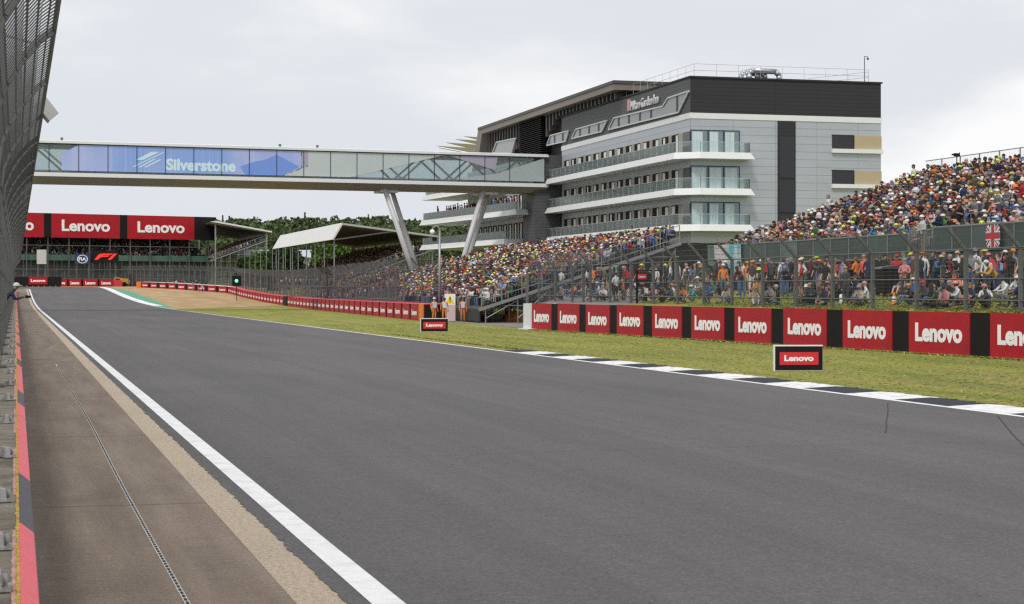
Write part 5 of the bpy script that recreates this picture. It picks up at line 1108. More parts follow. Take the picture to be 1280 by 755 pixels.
# explicit spectators read off the photograph: px, plane x, pose, facing(deg from track-facing), top, legs, head, colour, sleeves, shorts, bag, words
T = 90; used = set(); people_n = 0
BKG = 'spectators on the grass bank behind the fence'
def facing(deg): return R(90 + deg)
EX = [
 (1197, 38.2, 'standing', 35, 'white', 'black', 'cap', 'beige', 0, 0, None, 'man in white polo shirt and beige cap standing under the green stand front'),
 (1219, 38.3, 'standing', 30, 'white', 'grey', 'cap', 'white', 0, 1, 'black', 'man in white shirt, white cap and grey shorts beneath the hung flag'),
 (1227, 38.6, 'standing with folded arms', 50, 'beige', 'navy', 'long_hair', 'reddish', 0, 0, None, 'reddish-haired spectator with folded arms right of the man in grey shorts'),
 (1247, 35.2, 'leaning forward', -10, 'mustard', 'navy', 'cap', 'white', 1, 1, None, 'spectator in mustard jacket and white cap leaning towards the fence'),
 (1263, 36.4, 'standing with raised phone', 25, 'black', 'black', 'short_hair', 'brown', 1, 0, None, 'spectator all in black photographing, right of the mustard jacket'),
 (1277, 37.6, 'standing', 20, 'olive', 'black', 'short_hair', 'fair', 0, 0, None, 'fair-haired spectator in olive top at the right photo edge'),
 (1277, 35.0, 'sitting on the ground', 20, 'black', 'black', 'cap', 'red', 1, 0, None, 'spectator in black sitting with red cap at the right photo edge'),
 (1232, 35.1, 'sitting on the ground', 60, 'white', 'black', 'short_hair', 'dark', 0, 0, None, 'spectator in white T-shirt sitting on the grass left of the mustard jacket'),
 (1215, 35.2, 'sitting on the ground', 10, 'navy', 'red', 'short_hair', 'reddish', 0, 0, None, 'reddish-haired spectator in navy sitting behind the fence post'),
 (1193, 36.2, 'crouching', 60, 'coral', 'black', 'short_hair', 'brown', 1, 0, None, 'crouching spectator in coral top below the man in white polo'),
 (1180, 36.0, 'sitting on the ground', -60, 'grey', 'grey', 'short_hair', 'fair', 1, 0, None, 'fair-haired spectator in grey sitting below the jacketed leaning man'),
 (1166, 34.7, 'sitting cross-legged', 15, 'black', 'black', 'short_hair', 'dark', 1, 0, None, 'dark-haired spectator in black sitting cross-legged near the fence foot'),
 (1168, 37.5, 'leaning forward', 100, 'denim', 'navy', 'cap', 'beige', 1, 0, None, 'man in blue denim jacket bending left, beige cap'),
 (1153, 37.3, 'standing', 45, 'white', 'denim', 'cap', 'orange', 0, 0, None, 'spectator in white top and orange cap beside the denim jacket'),
 (1131, 35.6, 'standing with folded arms', 40, 'pink', 'charcoal', 'long_hair', 'fair', 1, 0, None, 'fair-haired woman in pink jacket standing beside the black bin'),
 (1142, 36.4, 'standing', 20, 'brown', 'khaki', 'short_hair', 'brown', 1, 1, None, 'spectator in brown jacket and khaki shorts right of the pink jacket'),
 (1121, 38.0, 'standing', 60, 'red', 'black', 'cap', 'red', 0, 0, None, 'spectator in red top and red cap behind the black bin'),
 (1114, 38.2, 'leaning forward', 60, 'white', 'denim', 'short_hair', 'brown', 1, 0, None, 'spectator in white top bending forward behind the black bin'),
 (1107, 37.8, 'standing', 10, 'black', 'black', 'cap', 'black', 1, 0, None, 'spectator in black clothes and black cap left of the red top'),
 (1086, 37.2, 'standing', 90, 'navy', 'navy', 'short_hair', 'dark', 1, 0, None, 'dark-haired man in navy jacket beside two orange clad men'),
 (1080, 37.7, 'standing', 20, 'coral', 'black', 'short_hair', 'grey', 1, 0, None, 'grey-haired man in coral jacket between orange shirt and navy jacket'),
 (1070, 37.4, 'standing with folded arms', -60, 'orange', 'black', 'short_hair', 'reddish', 0, 0, None, 'man in bright orange shirt with folded arms left of the coral jacket'),
 (1075, 35.0, 'sitting on the ground', 60, 'grey', 'khaki', 'short_hair', 'fair', 0, 1, None, 'fair-haired spectator in grey and khaki shorts sitting left of the thick post'),
 (1084, 35.3, 'sitting on the ground', -30, 'white', 'grey', 'cap', 'pink', 0, 0, None, 'spectator in white top and pink cap sitting beneath the orange clad men'),
 (1058, 36.4, 'sitting on the ground', 0, 'black', 'black', 'cap', 'white', 0, 0, None, 'spectator in black with white cap sitting left of the grey sitter'),
 (1046, 36.0, 'crouching', 10, 'charcoal', 'black', 'bucket_hat', 'beige', 1, 0, None, 'crouching spectator in charcoal and beige bucket hat right of the tall man'),
 (1032, 35.8, 'standing', 15, 'black', 'black', 'short_hair', 'dark', 0, 0, None, 'tall dark-haired man in black near the fence post'),
 (1024, 36.6, 'standing with raised phone', 0, 'charcoal', 'khaki', 'cap', 'orange', 0, 1, None, 'spectator with phone and orange cap left of the tall man in black'),
 (1014, 35.0, 'sitting on the ground', 30, 'charcoal', 'charcoal', 'short_hair', 'fair', 0, 0, None, 'fair-haired spectator in charcoal sitting right of the red T-shirt man'),
 (1002, 35.6, 'standing with folded arms', -20, 'red', 'olive', 'short_hair', 'brown', 0, 1, None, 'man in red T-shirt with folded arms and bare shins'),
 (1003, 38.0, 'standing', 0, 'teal', 'black', 'cap', 'yellow', 0, 0, None, 'spectator with yellow cap and teal top behind the red T-shirt man'),
 (1013, 38.3, 'standing', 15, 'maroon', 'navy', 'cap', 'navy', 0, 0, None, 'spectator in maroon top and navy cap behind the sitting charcoal spectator'),
 (1022, 38.6, 'standing', -10, 'navy', 'lilac', 'cap', 'pink', 0, 0, None, 'spectator in navy top and pink cap at the back of the group'),
 (1034, 38.4, 'standing with raised phone', 0, 'maroon', 'black', 'cap', 'black', 1, 0, None, 'spectator in maroon and black cap raising a phone behind the tall man'),
 (998, 37.5, 'standing', 10, 'coral', 'denim', 'cap', 'red', 0, 0, None, 'spectator in coral top and red cap left of the yellow cap'),
 (979, 36.8, 'standing', -90, 'white', 'denim', 'short_hair', 'brown', 0, 0, 'blue', 'man in white T-shirt with blue backpack and jeans'),
 (965, 37.2, 'standing', 30, 'charcoal', 'black', 'short_hair', 'brown', 1, 0, None, 'brown-haired man in charcoal jacket left of the blue backpack'),
 (982, 35.2, 'leaning forward', 60, 'navy', 'denim', 'short_hair', 'fair', 1, 0, None, 'fair-haired spectator in navy and jeans leaning in front of the blue backpack'),
 (963, 34.9, 'sitting on the ground', 30, 'grey', 'charcoal', 'short_hair', 'dark', 1, 0, None, 'dark-haired spectator in grey sitting near the grass edge'),
 (973, 34.7, 'sitting cross-legged', -20, 'black', 'denim', 'cap', 'beige', 0, 0, None, 'spectator in black with beige cap sitting cross-legged beside the jeans'),
 (947, 35.4, 'crouching', 0, 'orange', 'navy', 'short_hair', 'brown', 0, 0, None, 'child in orange top crouching behind the fence'),
 (940, 36.6, 'standing', 70, 'charcoal', 'white', 'cap', 'orange', 0, 0, None, 'spectator in white trousers and orange cap'),
 (934, 37.0, 'standing', 30, 'orange', 'khaki', 'cap', 'mustard', 0, 1, None, 'spectator in orange top with mustard cap and khaki shorts'),
 (924, 36.2, 'standing', -30, 'pink', 'denim', 'long_hair', 'brown', 0, 0, None, 'brown-haired woman in pink top and jeans'),
 (928, 35.2, 'leaning forward', 30, 'maroon', 'denim', 'short_hair', 'dark', 0, 0, None, 'dark-haired spectator in maroon leaning forward near the pink top'),
 (942, 34.3, 'sitting on the ground', 80, 'beige', 'white', 'short_hair', 'fair', 0, 0, None, 'sitting spectator in beige with white trousers close to the wall top'),
 (904, 35.8, 'standing', 80, 'orange', 'denim', 'cap', 'white', 1, 0, None, 'man in orange jacket, jeans and white cap standing sideways'),
 (896, 36.6, 'standing', -20, 'black', 'denim', 'short_hair', 'brown', 1, 0, None, 'spectator in black and jeans left of the orange jacket'),
 (883, 35.9, 'leaning forward', -70, 'olive', 'beige', 'cap', 'orange', 1, 0, None, 'spectator in olive jacket, beige trousers and orange cap leaning over'),
 (874, 36.8, 'standing', 20, 'charcoal', 'charcoal', 'cap', 'white', 1, 0, None, 'spectator in charcoal with white cap left of the olive jacket'),
 (887, 34.6, 'crouching', 10, 'blue', 'denim', 'short_hair', 'reddish', 0, 0, None, 'crouching child in blue top below the olive jacket'),
 (866, 35.0, 'sitting on the ground', 10, 'teal', 'beige', 'cap', 'white', 0, 0, None, 'sitting spectator in teal top and white cap near the fence'),
 (857, 36.2, 'leaning forward', 80, 'grey', 'grey', 'cap', 'pink', 1, 0, None, 'spectator in grey top and pink cap leaning over, right of the sign frame'),
 (855, 34.7, 'sitting on the ground', 30, 'orange', 'black', 'short_hair', 'dark', 0, 0, None, 'sitting spectator in orange right of the black sign frame'),
 (842, 35.4, 'sitting on the ground', 0, 'white', 'navy', 'cap', 'orange', 0, 0, None, 'sitting spectator in white top and orange cap by the sign frame'),
 (832, 36.6, 'standing', 0, 'black', 'black', 'cap', 'yellow', 1, 0, None, 'spectator in black with bright yellow cap beside the sign frame'),
 (820, 36.5, 'standing', 20, 'white', 'black', 'short_hair', 'brown', 0, 0, None, 'spectator in white seen through the black sign frame'),
 (764, 35.5, 'standing', 40, 'charcoal', 'black', 'cap', 'white', 1, 0, None, 'spectator in charcoal with white cap below the centre stand side'),
 (741, 36.0, 'standing', 0, 'orange', 'black', 'short_hair', 'brown', 0, 0, None, 'spectator in orange top below the centre stand side'),
 (727, 36.0, 'sitting on the ground', 0, 'maroon', 'black', 'short_hair', 'dark', 0, 0, None, 'sitting spectator in maroon below the centre stand side'),
]
SG = {}
for px, dx_, ps, fd, tp, lg_, hd, hc, slv, sht, bg_, lab in EX:
    dx_ = dx_ - .9 if ps.startswith(('sitting', 'crouch')) else dx_; y = S(px, dx_); person(ps, dx_, y, bankz(dx_) - .01, facing(fd), tp, lg_, hd, hc, lab, BKG, sleeves=bool(slv), shorts=bool(sht), bag=bg_, scale=rng.uniform(.97, 1.06)); people_n += 1
# more of the loose crowd on the bank
taken = [(e_[0], e_[1]) for e_ in EX]
postpx = sorted([PX(33, 50.85 + 3.66 * k) for k in range(18)], reverse=True)
def postword(px):
    k = min(range(len(postpx)), key=lambda i: abs(postpx[i] - px)); k = min(k, 17); return k
words = set(); seenlab = set(e_[-1] for e_ in EX); tries = 0
while people_n < 188 and tries < 4000:
    tries += 1; px = rng.uniform(690, 1284); dx_ = 33.75 + 5.1 * rng.random() ** (1.3 if tries % 2 else .6)
    if 1090 < px < 1128 and dx_ < 37.3: continue
    if any(abs(px - a) < 5.5 * (1 + (px - 700) / 900) and abs(dx_ - b) < .75 for a, b in taken): continue
    ps = ['standing', 'standing', 'standing with folded arms', 'standing hands on hips', 'leaning forward', 'walking', 'sitting on the ground', 'sitting on the ground', 'sitting cross-legged', 'crouching', 'standing with raised phone'][rng.integers(0, 11)]
    if dx_ > 37 and ps.startswith(('sitting', 'crouch')): ps = 'standing'
    if dx_ < 36.0 and not ps.startswith(('sitting', 'crouch')) and rng.random() < .85: ps = 'sitting on the ground'
    tp = TOPS[rng.integers(0, len(TOPS))]; lg_ = LEGS[rng.integers(0, len(LEGS))]; hat = rng.random() < .33
    hd = ['cap', 'cap', 'bucket_hat'][rng.integers(0, 3)] if hat else ['short_hair', 'long_hair'][rng.integers(0, 2)]; hc = HATS[rng.integers(0, len(HATS))] if hat else ['dark', 'brown', 'fair', 'grey'][rng.integers(0, 4)]
    hw = ('%s %s' % (hc, hd.replace('_', ' '))) if hat else ('%s hair' % hc)
    lab = '%s spectator in %s with %s, bank, near %s fence post from right' % (ps.replace('standing with raised phone', 'photographing').replace('standing with folded arms', 'arm-folding').replace('standing hands on hips', 'hands-on-hips').replace('sitting on the ground', 'sitting'), tp, hw, nb[postword(px)])
    if lab in seenlab: continue
    seenlab.add(lab); taken.append((px, dx_)); people_n += 1
    person(ps, dx_, S(px, dx_), bankz(dx_) - .01, facing(rng.normal(10, 35)), tp, lg_, hd, hc, lab, BKG, shorts=rng.random() < .3, bag=(['black', 'navy', 'red'][rng.integers(0, 3)] if rng.random() < .1 and ps.startswith('stand') else None), scale=rng.uniform(.93, 1.06))
# marshals by the gap
MG = 'marshals in orange by the gap in the barriers'
def marshal(px, py, ps, deg, top, legs, head, hc, lab): 
    c = W(px, py); o = person(ps, c.x, c.y, .006, R(deg), top, legs, head, hc, lab, MG, sleeves=True, shoes='black'); m = MB(); J = POSES['standing']; m.prism([(-.13, 1.06), (-.08, .99), (.08, .99), (.13, 1.06), (.15, 1.36), (.10, 1.42), (-.10, 1.42), (-.15, 1.36)], lambda a, b: (a, -.150, b), lambda a, b: (a, .150, b)); m.build('tabard', mat('pale_tabard', (.55, .56, .66), .8, var=.15, scale=5), o); people = 1; return o
marshal(542.5, 402.8, 'standing', 200, 'orange', 'orange', 'cap', 'white', 'marshal in orange overalls and white cap, leftmost by the orange block')
marshal(555.5, 402.8, 'standing', 165, 'orange', 'orange', 'short_hair', 'dark', 'dark-haired marshal in orange overalls left of the yellow warning sign')
marshal(578.5, 402.5, 'standing', 170, 'orange', 'orange', 'short_hair', 'brown', 'brown-haired marshal in orange overalls right of the yellow warning sign')
marshal(590, 400, 'standing hands on hips', 120, 'navy', 'navy', 'cap', 'white', 'official in navy overalls with white cap beside the right marshal')
people_n += 4
# photographer leaning out of the pit-side fence
o = person('leaning forward', -.43, 60.0, .93, R(-88), 'navy', 'navy', 'cap', 'white', 'person in navy and white cap leaning out over the left barrier with a camera', sleeves=True); people_n += 1
m = MB(); m.box((0, .76, 1.14), (.14, .08, .1)); m.tube((0, .8, 1.14), (0, .9, 1.14), .04, n=10); m.build('camera', M_black, o)
# largest visible seated spectators of the right stand as individuals
rp2 = []
for x, y, z, r, k in rp:
    px = PX(x, y)
    if px > 1330 or 72.7 < y < 75.1 and r < 6: continue
    rp2.append((math.hypot(x, y), px, x, y, z, r, k))
inv = sorted([q for q in rp2 if 700 < q[1] < 1279]); left = 300 - people_n - 2
pick = set((q[5], q[6]) for q in inv[:left]); pos = []; rot = []
SGp = 'seated spectators near the camera in the right grandstand'; fpx = 1242
percol = {}
for q in sorted(inv[:left], key=lambda q: (q[5], -q[1])):
    _, px, x, y, z, r, k = q
    ps = ['seated', 'seated', 'seated leaning forward', 'seated with folded arms', 'seated with raised phone'][rng.integers(0, 5)]
    tp = TOPS[rng.integers(0, len(TOPS))]; lg_ = LEGS[rng.integers(0, len(LEGS))]; hat = rng.random() < .5
    hd = ['cap', 'cap', 'cap', 'bucket_hat'][rng.integers(0, 4)] if hat else ['short_hair', 'long_hair'][rng.integers(0, 2)]; hc = HATS[rng.integers(0, len(HATS))] if hat else ['dark', 'brown', 'fair', 'grey'][rng.integers(0, 4)]
    percol[r] = percol.get(r, 0) + 1; hw = ('%s %s' % (hc, hd.replace('_', ' '))) if hat else ('%s hair' % hc)
    lab = 'spectator in %s, %s, %s row of right stand, %s from photo edge' % (tp, hw, nb[r], nb[percol[r] - 1] if percol[r] <= 20 else 'farther')
    if percol[r] > 20:
        lab = 'spectator in %s, %s, %s row of right stand, left of the flag' % (tp, hw, nb[r]); n_t = 0
        while lab in seenlab: tp = TOPS[rng.integers(0, len(TOPS))]; lab = 'spectator in %s, %s, %s row of right stand, left of the flag' % (tp, hw, nb[r])
    seenlab.add(lab); person(ps, x, y, z, R(90) + rng.normal(.15, .25), tp, lg_, hd, hc, lab, SGp, scale=rng.uniform(.94, 1.05)); people_n += 1
for q in rp2:
    if (q[5], q[6]) in pick: continue
    pos.append(q[2:5]); rot.append(R(90) + rng.normal(.15, .3))
emit_crowd(pos, rot, 0, .025)
def vis(pp, lo, hi): return [q for q in pp if lo < PX(q[0], q[1]) < hi]
q = vis(cp, 500, 900); q = [a for a in q if not (a[1] > 185 and a[3] > 13)]; emit_crowd([a[:3] for a in q], R(90) + rng.normal(.2, .3, len(q)), 0, .02)
q = vis(cp2, 380, 620); emit_crowd([a[:3] for a in q], R(90) + rng.normal(.2, .3, len(q)), 1, .1)
q = vis(rfp, 300, 640); emit_crowd([a[:3] for a in q], R(90) + rng.normal(.2, .3, len(q)), 1, .05)
q = vis(wgp, 200, 400); emit_crowd([a[:3] for a in q], R(90) + rng.normal(.2, .3, len(q)), 1, .05)
q = vis(msp, -30, 300); emit_crowd([a[:3] for a in q], mrz + R(90) + rng.normal(0, .3, len(q)), 1, .05)
# people along hotel balconies and in the gap of the right stand
bp2 = [(56.0 - (y - 198) * .085 + .6, y, 11.55) for y in np.arange(201, 232, .9) if rng.random() < .8]; emit_crowd(bp2, [R(90)] * len(bp2), 1, 1.0)
gp = [(39.75 + k * .7, 73.9 + rng.normal(0, .35), 3.95 + .24 * k) for k in range(8)]; emit_crowd(gp, [R(90)] * len(gp), 0, 1.0)
fg_ = [(33 + rng.uniform(0, 4), y, P(y)) for y in np.arange(345, 425, 4.)]; emit_crowd(fg_, [R(90)] * len(fg_), 1, 1.0)
mc = bpy.data.materials.new('crowd_clothes'); mc.use_nodes = True; b = mc.node_tree.nodes['Principled BSDF']; at = mc.node_tree.nodes.new('ShaderNodeAttribute'); at.attribute_name = 'col'
mc.node_tree.links.new(at.outputs['Color'], b.inputs['Base Color']); b.inputs['Roughness'].default_value = .85; b.inputs['Specular IOR Level'].default_value = .3
npmesh('crowd', np.concatenate(crowdV), np.concatenate(crowdF), mc, colors=np.concatenate(crowdC), kind='stuff', label='dense seated crowd filling the grandstands', cat='crowd')
print('PEOPLE', people_n, 'crowd quads', sum(len(f) for f in crowdF))
# ================================================================= small things on the bank and by the gap
yb = S(1110, 36.6); e = empty('wheelie_bin', (36.6, yb, bankz(36.6)), R(80), label='big black wheeled bin standing on the grass bank', cat='bin')
m = MB(); m.add([(x * s, y_ * s, z) for z, s in ((.1, .85), (1.15, 1.0)) for x, y_ in ((-.62, -.45), (.62, -.45), (.62, .45), (-.62, .45))], [(0, 1, 5, 4), (1, 2, 6, 5), (2, 3, 7, 6), (3, 0, 4, 7), (3, 2, 1, 0)]); m.build('body', M_black, e)
m = MB(); m.prism([(-.5, 1.15), (.5, 1.15), (.45, 1.24), (-.3, 1.32)], lambda a, b: (-.66, a, b), lambda a, b: (.66, a, b)); m.build('lid', mat('bin_lid', (.05, .055, .06), .4), e)
for s in (-.5, .5): m = MB(); m.tube((s, .3, .1), (s + .06, .3, .1), .1, n=10); m.build('wheel', M_black, e)
e = empty('traffic_cone', (34.3, S(1117.5, 34.3), bankz(34.3)), label='orange and white traffic cone on the grass by the bin', cat='cone')
m = MB(); m.box((0, 0, .015), (.3, .3, .03)); m.lathe((0, 0, 0), [(.12, .03), (.09, .16)], 12); m.lathe((0, 0, 0), [(.06, .33), (.03, .5), (.0, .5)], 12); m.build('cone_body', M_orange, e)
m = MB(); m.lathe((0, 0, 0), [(.09, .16), (.06, .33)], 12); m.build('reflective_band', M_white, e)
for px, lb_ in ((1052.5, 'white canister standing on the grass left of the cone'),): m = MB(); m.lathe((0, 0, 0), [(.001, 0), (.12, 0), (.13, .1), (.11, .2), (.13, .3), (.1, .42), (.001, .44)], 12); m.build('canister', M_white, None, loc=(34.2, S(px, 34.2), bankz(34.2)), smooth=True, label=lb_, cat='canister')
# portal sign at the fence
yq = S(811, 33.4); e = empty('portal_sign', (33.4, yq, 1.5), -math.pi / 2 + R(28), label='black upright frame holding a small red lettered panel at the fence', cat='sign')
wq = 1.75; m = MB(); 
for s in (-1, 1): m.bar((s * wq / 2, 0, 0), (s * wq / 2, 0, 1.86), .09, .09)
m.bar((-wq / 2, 0, 1.84), (wq / 2, 0, 1.84), .09, .09); m.build('frame', M_black, e)
m = MB(); m.b2(-wq / 2 + .05, .12, -.08, .02, .95, 1.75); q_ = m.build('panel', M_black, e); m = MB(); m.b2(-.72, -.08, -.1, -.08, 1.38, 1.66); q2 = m.build('red_panel', MATS['sign_red'], e); link('lettering', text_mesh(LEN, .5, .13, M_letter, bold=.03), q2, loc=(-.4, -.105, 1.52))
m = MB(); m.b2(-.55, -.25, -.09, -.08, 1.1, 1.16); m.build('display_line', mat('display_amber', (.5, .1, .02), .5, emit=((.6, .12, .02), .4)), e); m = MB(); m.b2(-.3, -.02, -.03, -.02, .62, .88); m.build('notice', M_white, e)
# warning sign board between marshals
c = W(563, 402); e = empty('warning_board', (c.x, c.y, 0), -YAW, label='tall pale board with yellow warning triangle between the marshals', cat='sign')
m = MB(); m.b2(-.3, .36, 0, .08, .05, 1.2); m.build('pale_panel', mat('pink_board', (.6, .45, .45), .6), e); m = MB(); m.b2(-.42, .36, 0, .08, 1.2, 2.0); w1 = m.build('white_panel', M_white, e)
m = MB(); m.prism([(-.33, 1.32), (.27, 1.32), (-.03, 1.9)], lambda a, b: (a, -.01, b), lambda a, b: (a, .0, b)); m.build('yellow_triangle', mat('warn_yellow', (.8, .62, .01), .5), e); m = MB(); m.prism([(-.06, 1.5), (.0, 1.5), (.02, 1.78), (-.06, 1.78)], lambda a, b: (a, -.02, b), lambda a, b: (a, -.01, b)); m.b2(-.06, .0, -.02, -.01, 1.38, 1.45); m.build('warning_mark', M_black, e)
# orange covers and hand carts under the centre stand
for k, (px, py, sx, sz, lb_) in enumerate(((600, 402, 1.0, .85, 'orange plastic bag pile at the foot of the centre stand end'), (642, 402, 1.6, .8, 'larger orange cover lying under the centre stand'), (634, 400, .35, 1.3, 'slim orange cover upright behind the larger one'))):
    c = W(px, py); m = MB(); m.ball((0, 0, 0), 1, 12, 6, sc=(sx / 2, .4, sz), z0=-.05); m.v = [(a + .05 * math.sin(b * 9 + c_ * 7), b + .04 * math.sin(a * 11), c_ * (1 + .12 * math.sin(a * 13 + b * 5))) for a, b, c_ in m.v]; m.build('orange_cover', M_orange, None, loc=(c.x, c.y, 0), smooth=True, label=lb_, cat='cover')
c = W(618, 402); e = empty('hand_cart', (c.x, c.y, 0), R(-10), label='dark low hand cart parked between the orange covers', cat='cart'); m = MB(); m.b2(-1.1, 1.1, -.3, .3, .42, .5); m.bar((1.1, 0, .45), (1.5, 0, .95), .04, .04); m.build('bed', M_dgalv, e)
for s in (-.8, .8):
    for t in (-.3, .3): m = MB(); m.tube((s, t, .22), (s, t + .06, .22), .22, n=12); m.build('wheel', M_black, e)
# CCTV lamp pole
yl = S(549.5, 30.6); zt_ = HZ(283, 30.6, yl); e = empty('camera_pole', (30.6, yl, 0), label='tall slim grey pole with hooked top and white camera dome', cat='pole'); m = MB(); m.tube((0, 0, 0), (0, 0, zt_ - .3), .11, .08, 8)
pts = [(-.0 - .28 * (1 - math.cos(t)), 0, zt_ - .3 + .32 * math.sin(t)) for t in np.linspace(0, math.pi, 8)]; m.path(pts, .05, 6); m.build('pole', M_galv, e, smooth=True); m = MB(); m.ball((-.56, 0, zt_ - .42), .2, 10, 6); m.build('dome', M_white, e, smooth=True); m = MB(); m.box((-.4, 0, zt_ - .95), (.3, .25, .3)); m.build('box', M_black, e)
yl = S(878, 40.5); 
e = empty('street_lamp', (44, 104, 0), label='grey lamp post with short arm in the gap left of the right stand', cat='lamp'); m = MB(); m.tube((0, 0, 0), (0, 0, 6.0), .07, n=8); m.tube((0, 0, 5.9), (1.0, -.2, 6.3), .04, n=6); m.build('pole', M_galv, e); m = MB(); m.box((1.15, -.2, 6.32), (.5, .2, .08)); m.build('lamp_head', M_galv, e)
# green signal light on the far fence
yq = S(296, 33); zq = HZ(351, 33, yq); e = empty('signal_panel', (33, yq, 0), 0, label='black signal panel showing a green light on the far fence', cat='signal'); m = MB(); m.b2(-.7, .7, 0, .2, zq - .8, zq + .8); m.bar((0, .1, P(yq)), (0, .1, zq), .1, .1); m.build('housing', M_black, e)
m = MB(); m.tube((-.05, -.05, zq), (-.05, 0, zq), .24, n=16); m.build('light', mat('signal_green', (.05, .9, .5), .4, emit=((.1, 1, .55), 1.6)), e)
# TV camera man on the roof of the right stand + umbrella
c_ = (39.75 + .79 * 17, 0, 0); yq = S(1196, c_[0]); e = empty('tripod', (c_[0], yq, 3.95 + .275 * 17), 0, label='camera on tall tripod above the back row of the right stand', cat='tripod'); m = MB(); m.tube((0, 0, 0), (0, 0, 1.5), .03); [m.tube((0, 0, 1.2), (.4 * math.cos(t), .4 * math.sin(t), 0), .02) for t in (0, 2.1, 4.2)]; m.build('legs', M_black, e); m = MB(); m.box((0, 0, 1.58), (.34, .16, .18)); m.tube((-.17, 0, 1.58), (-.32, 0, 1.59), .05); m.bar((.15, 0, 1.6), (.3, .2, 1.75), .03, .03); m.build('camera', M_black, e)
def umbrella(px, py_, x, r, colr, lab):
    y = S(px, x); z = HZ(py_, x, y); m = MB(); m.lathe((0, 0, 0), [(r, -.28 * r), (r * .85, -.12 * r), (r * .55, .02 * r), (.02, .12 * r)], 8); e = empty('umbrella', (x, y, z), label=lab, cat='umbrella'); m.build('canopy', cm(colr), e); m = MB(); m.tube((0, 0, .1), (0, 0, -.75), .012); m.build('shaft', M_black, e)
umbrella(594, 327.5, 41.5, .62, 'sky blue', 'light blue umbrella open among the centre stand crowd')
umbrella(1014, 275.5, 46.5, .7, 'charcoal', 'dark umbrella open among the right stand crowd')
# ================================================================= trees
def leaves(n_clump, per, cx, cy, cz, rx, ry, rz_, size, seed):
    g = np.random.default_rng(seed); d = g.normal(size=(n_clump, 3)); d /= np.linalg.norm(d, axis=1)[:, None]; rr = g.uniform(.35, 1.0, n_clump) ** .6
    C_ = d * rr[:, None] * np.array([rx, ry, rz_]); C_[:, 2] = np.maximum(C_[:, 2], -rz_ * .8)
    pts = (C_[:, None, :] + g.normal(0, .16, (n_clump, per, 3)) * np.array([rx, ry, rz_])).reshape(-1, 3) + np.array([cx, cy, cz])
    n = len(pts); a = g.normal(size=(n, 3)); a /= np.linalg.norm(a, axis=1)[:, None]; b_ = g.normal(size=(n, 3)); b_ = np.cross(a, b_); b_ /= np.linalg.norm(b_, axis=1)[:, None]; s = size * g.uniform(.6, 1.3, n)[:, None]
    V_ = np.stack([pts - a * s - b_ * s * .6, pts + a * s - b_ * s * .6, pts + a * s + b_ * s * .6, pts - a * s + b_ * s * .6], 1).reshape(-1, 3); F_ = (np.arange(n)[:, None] * 4 + np.arange(4)[None]); return V_, F_
def leafmat(name, a, b_, sc=.5):
    def f(nt, b):
        v = coords(nt); n1_ = nz(nt, v, sc, 3, .6); n2_ = nz(nt, v, sc * 6, 3, .7); c = mixc(nt, mrange(nt, n1_, .35, .65), a, b_); c = mixc(nt, 1.0, c, ramp(nt, n2_, [(.3, (.6, .6, .6)), (.7, (1.35, 1.35, 1.3))]), 'MULTIPLY'); nt.links.new(c, b.inputs['Base Color']); b.inputs['Roughness'].default_value = .8; b.inputs['Specular IOR Level'].default_value = .2
    return ground_mat(name, f)
L_dark = leafmat('dark_foliage', (.022, .042, .014), (.045, .075, .022)); L_mid = leafmat('mid_foliage', (.045, .085, .02), (.085, .14, .035)); L_light = leafmat('light_foliage', (.09, .16, .03), (.15, .24, .05)); L_wood = leafmat('hazed_woodland_foliage', (.05, .078, .034), (.105, .14, .06), .05)  # L_wood is greyed and lightened: distance haze put into the leaf colour
M_bark = mat('bark', (.08, .06, .045), .9, var=.2, scale=3)
def tree(px, pyt, pxw, y, m_, lab, seed, group='trees between the far stands'):
    x = y * math.tan(ang(px)); zt_ = HZ(pyt, x, y); g0 = P(y); r = pxw / 2 / F * depth(x, y); h = zt_ - g0; e = empty('broadleaf_tree', (x, y, g0), label=lab, cat='tree', group=group)
    m = MB(); m.tube((0, 0, -.2), (.1, 0, h * .5), .32, .2, 8); rg = random.Random(seed)
    for k in range(6): t = rg.uniform(0, 6.28); m.tube((.05, 0, h * rg.uniform(.2, .5)), (r * .6 * math.cos(t), r * .6 * math.sin(t), h * rg.uniform(.5, .85)), .14, .05, 5)
    m.build('trunk', M_bark, e); V_, F_ = leaves(70, 60, 0, 0, h * .52, r, r, h * .47, .3, seed); npmesh('crown', V_, F_, m_, parent=e)
tree(328, 314, 34, 395, L_mid, 'mid green tree left of the white canopy, nearer the far stand', 1)
tree(312, 322, 30, 410, L_dark, 'small dark tree beside the far stand end', 2)
tree(357, 304, 44, 372, L_dark, 'rounded dark tree under the left end of the white canopy', 3)
tree(342, 330, 26, 360, L_dark, 'low dark bush left of the rounded tree', 4)
tree(420, 299, 40, 345, L_light, 'bright green tree under the white canopy', 5)
tree(446, 297, 36, 350, L_light, 'bright green tree right of the other bright one', 6)
tree(402, 310, 26, 340, L_mid, 'mid green tree beside the bright ones under the canopy', 7)
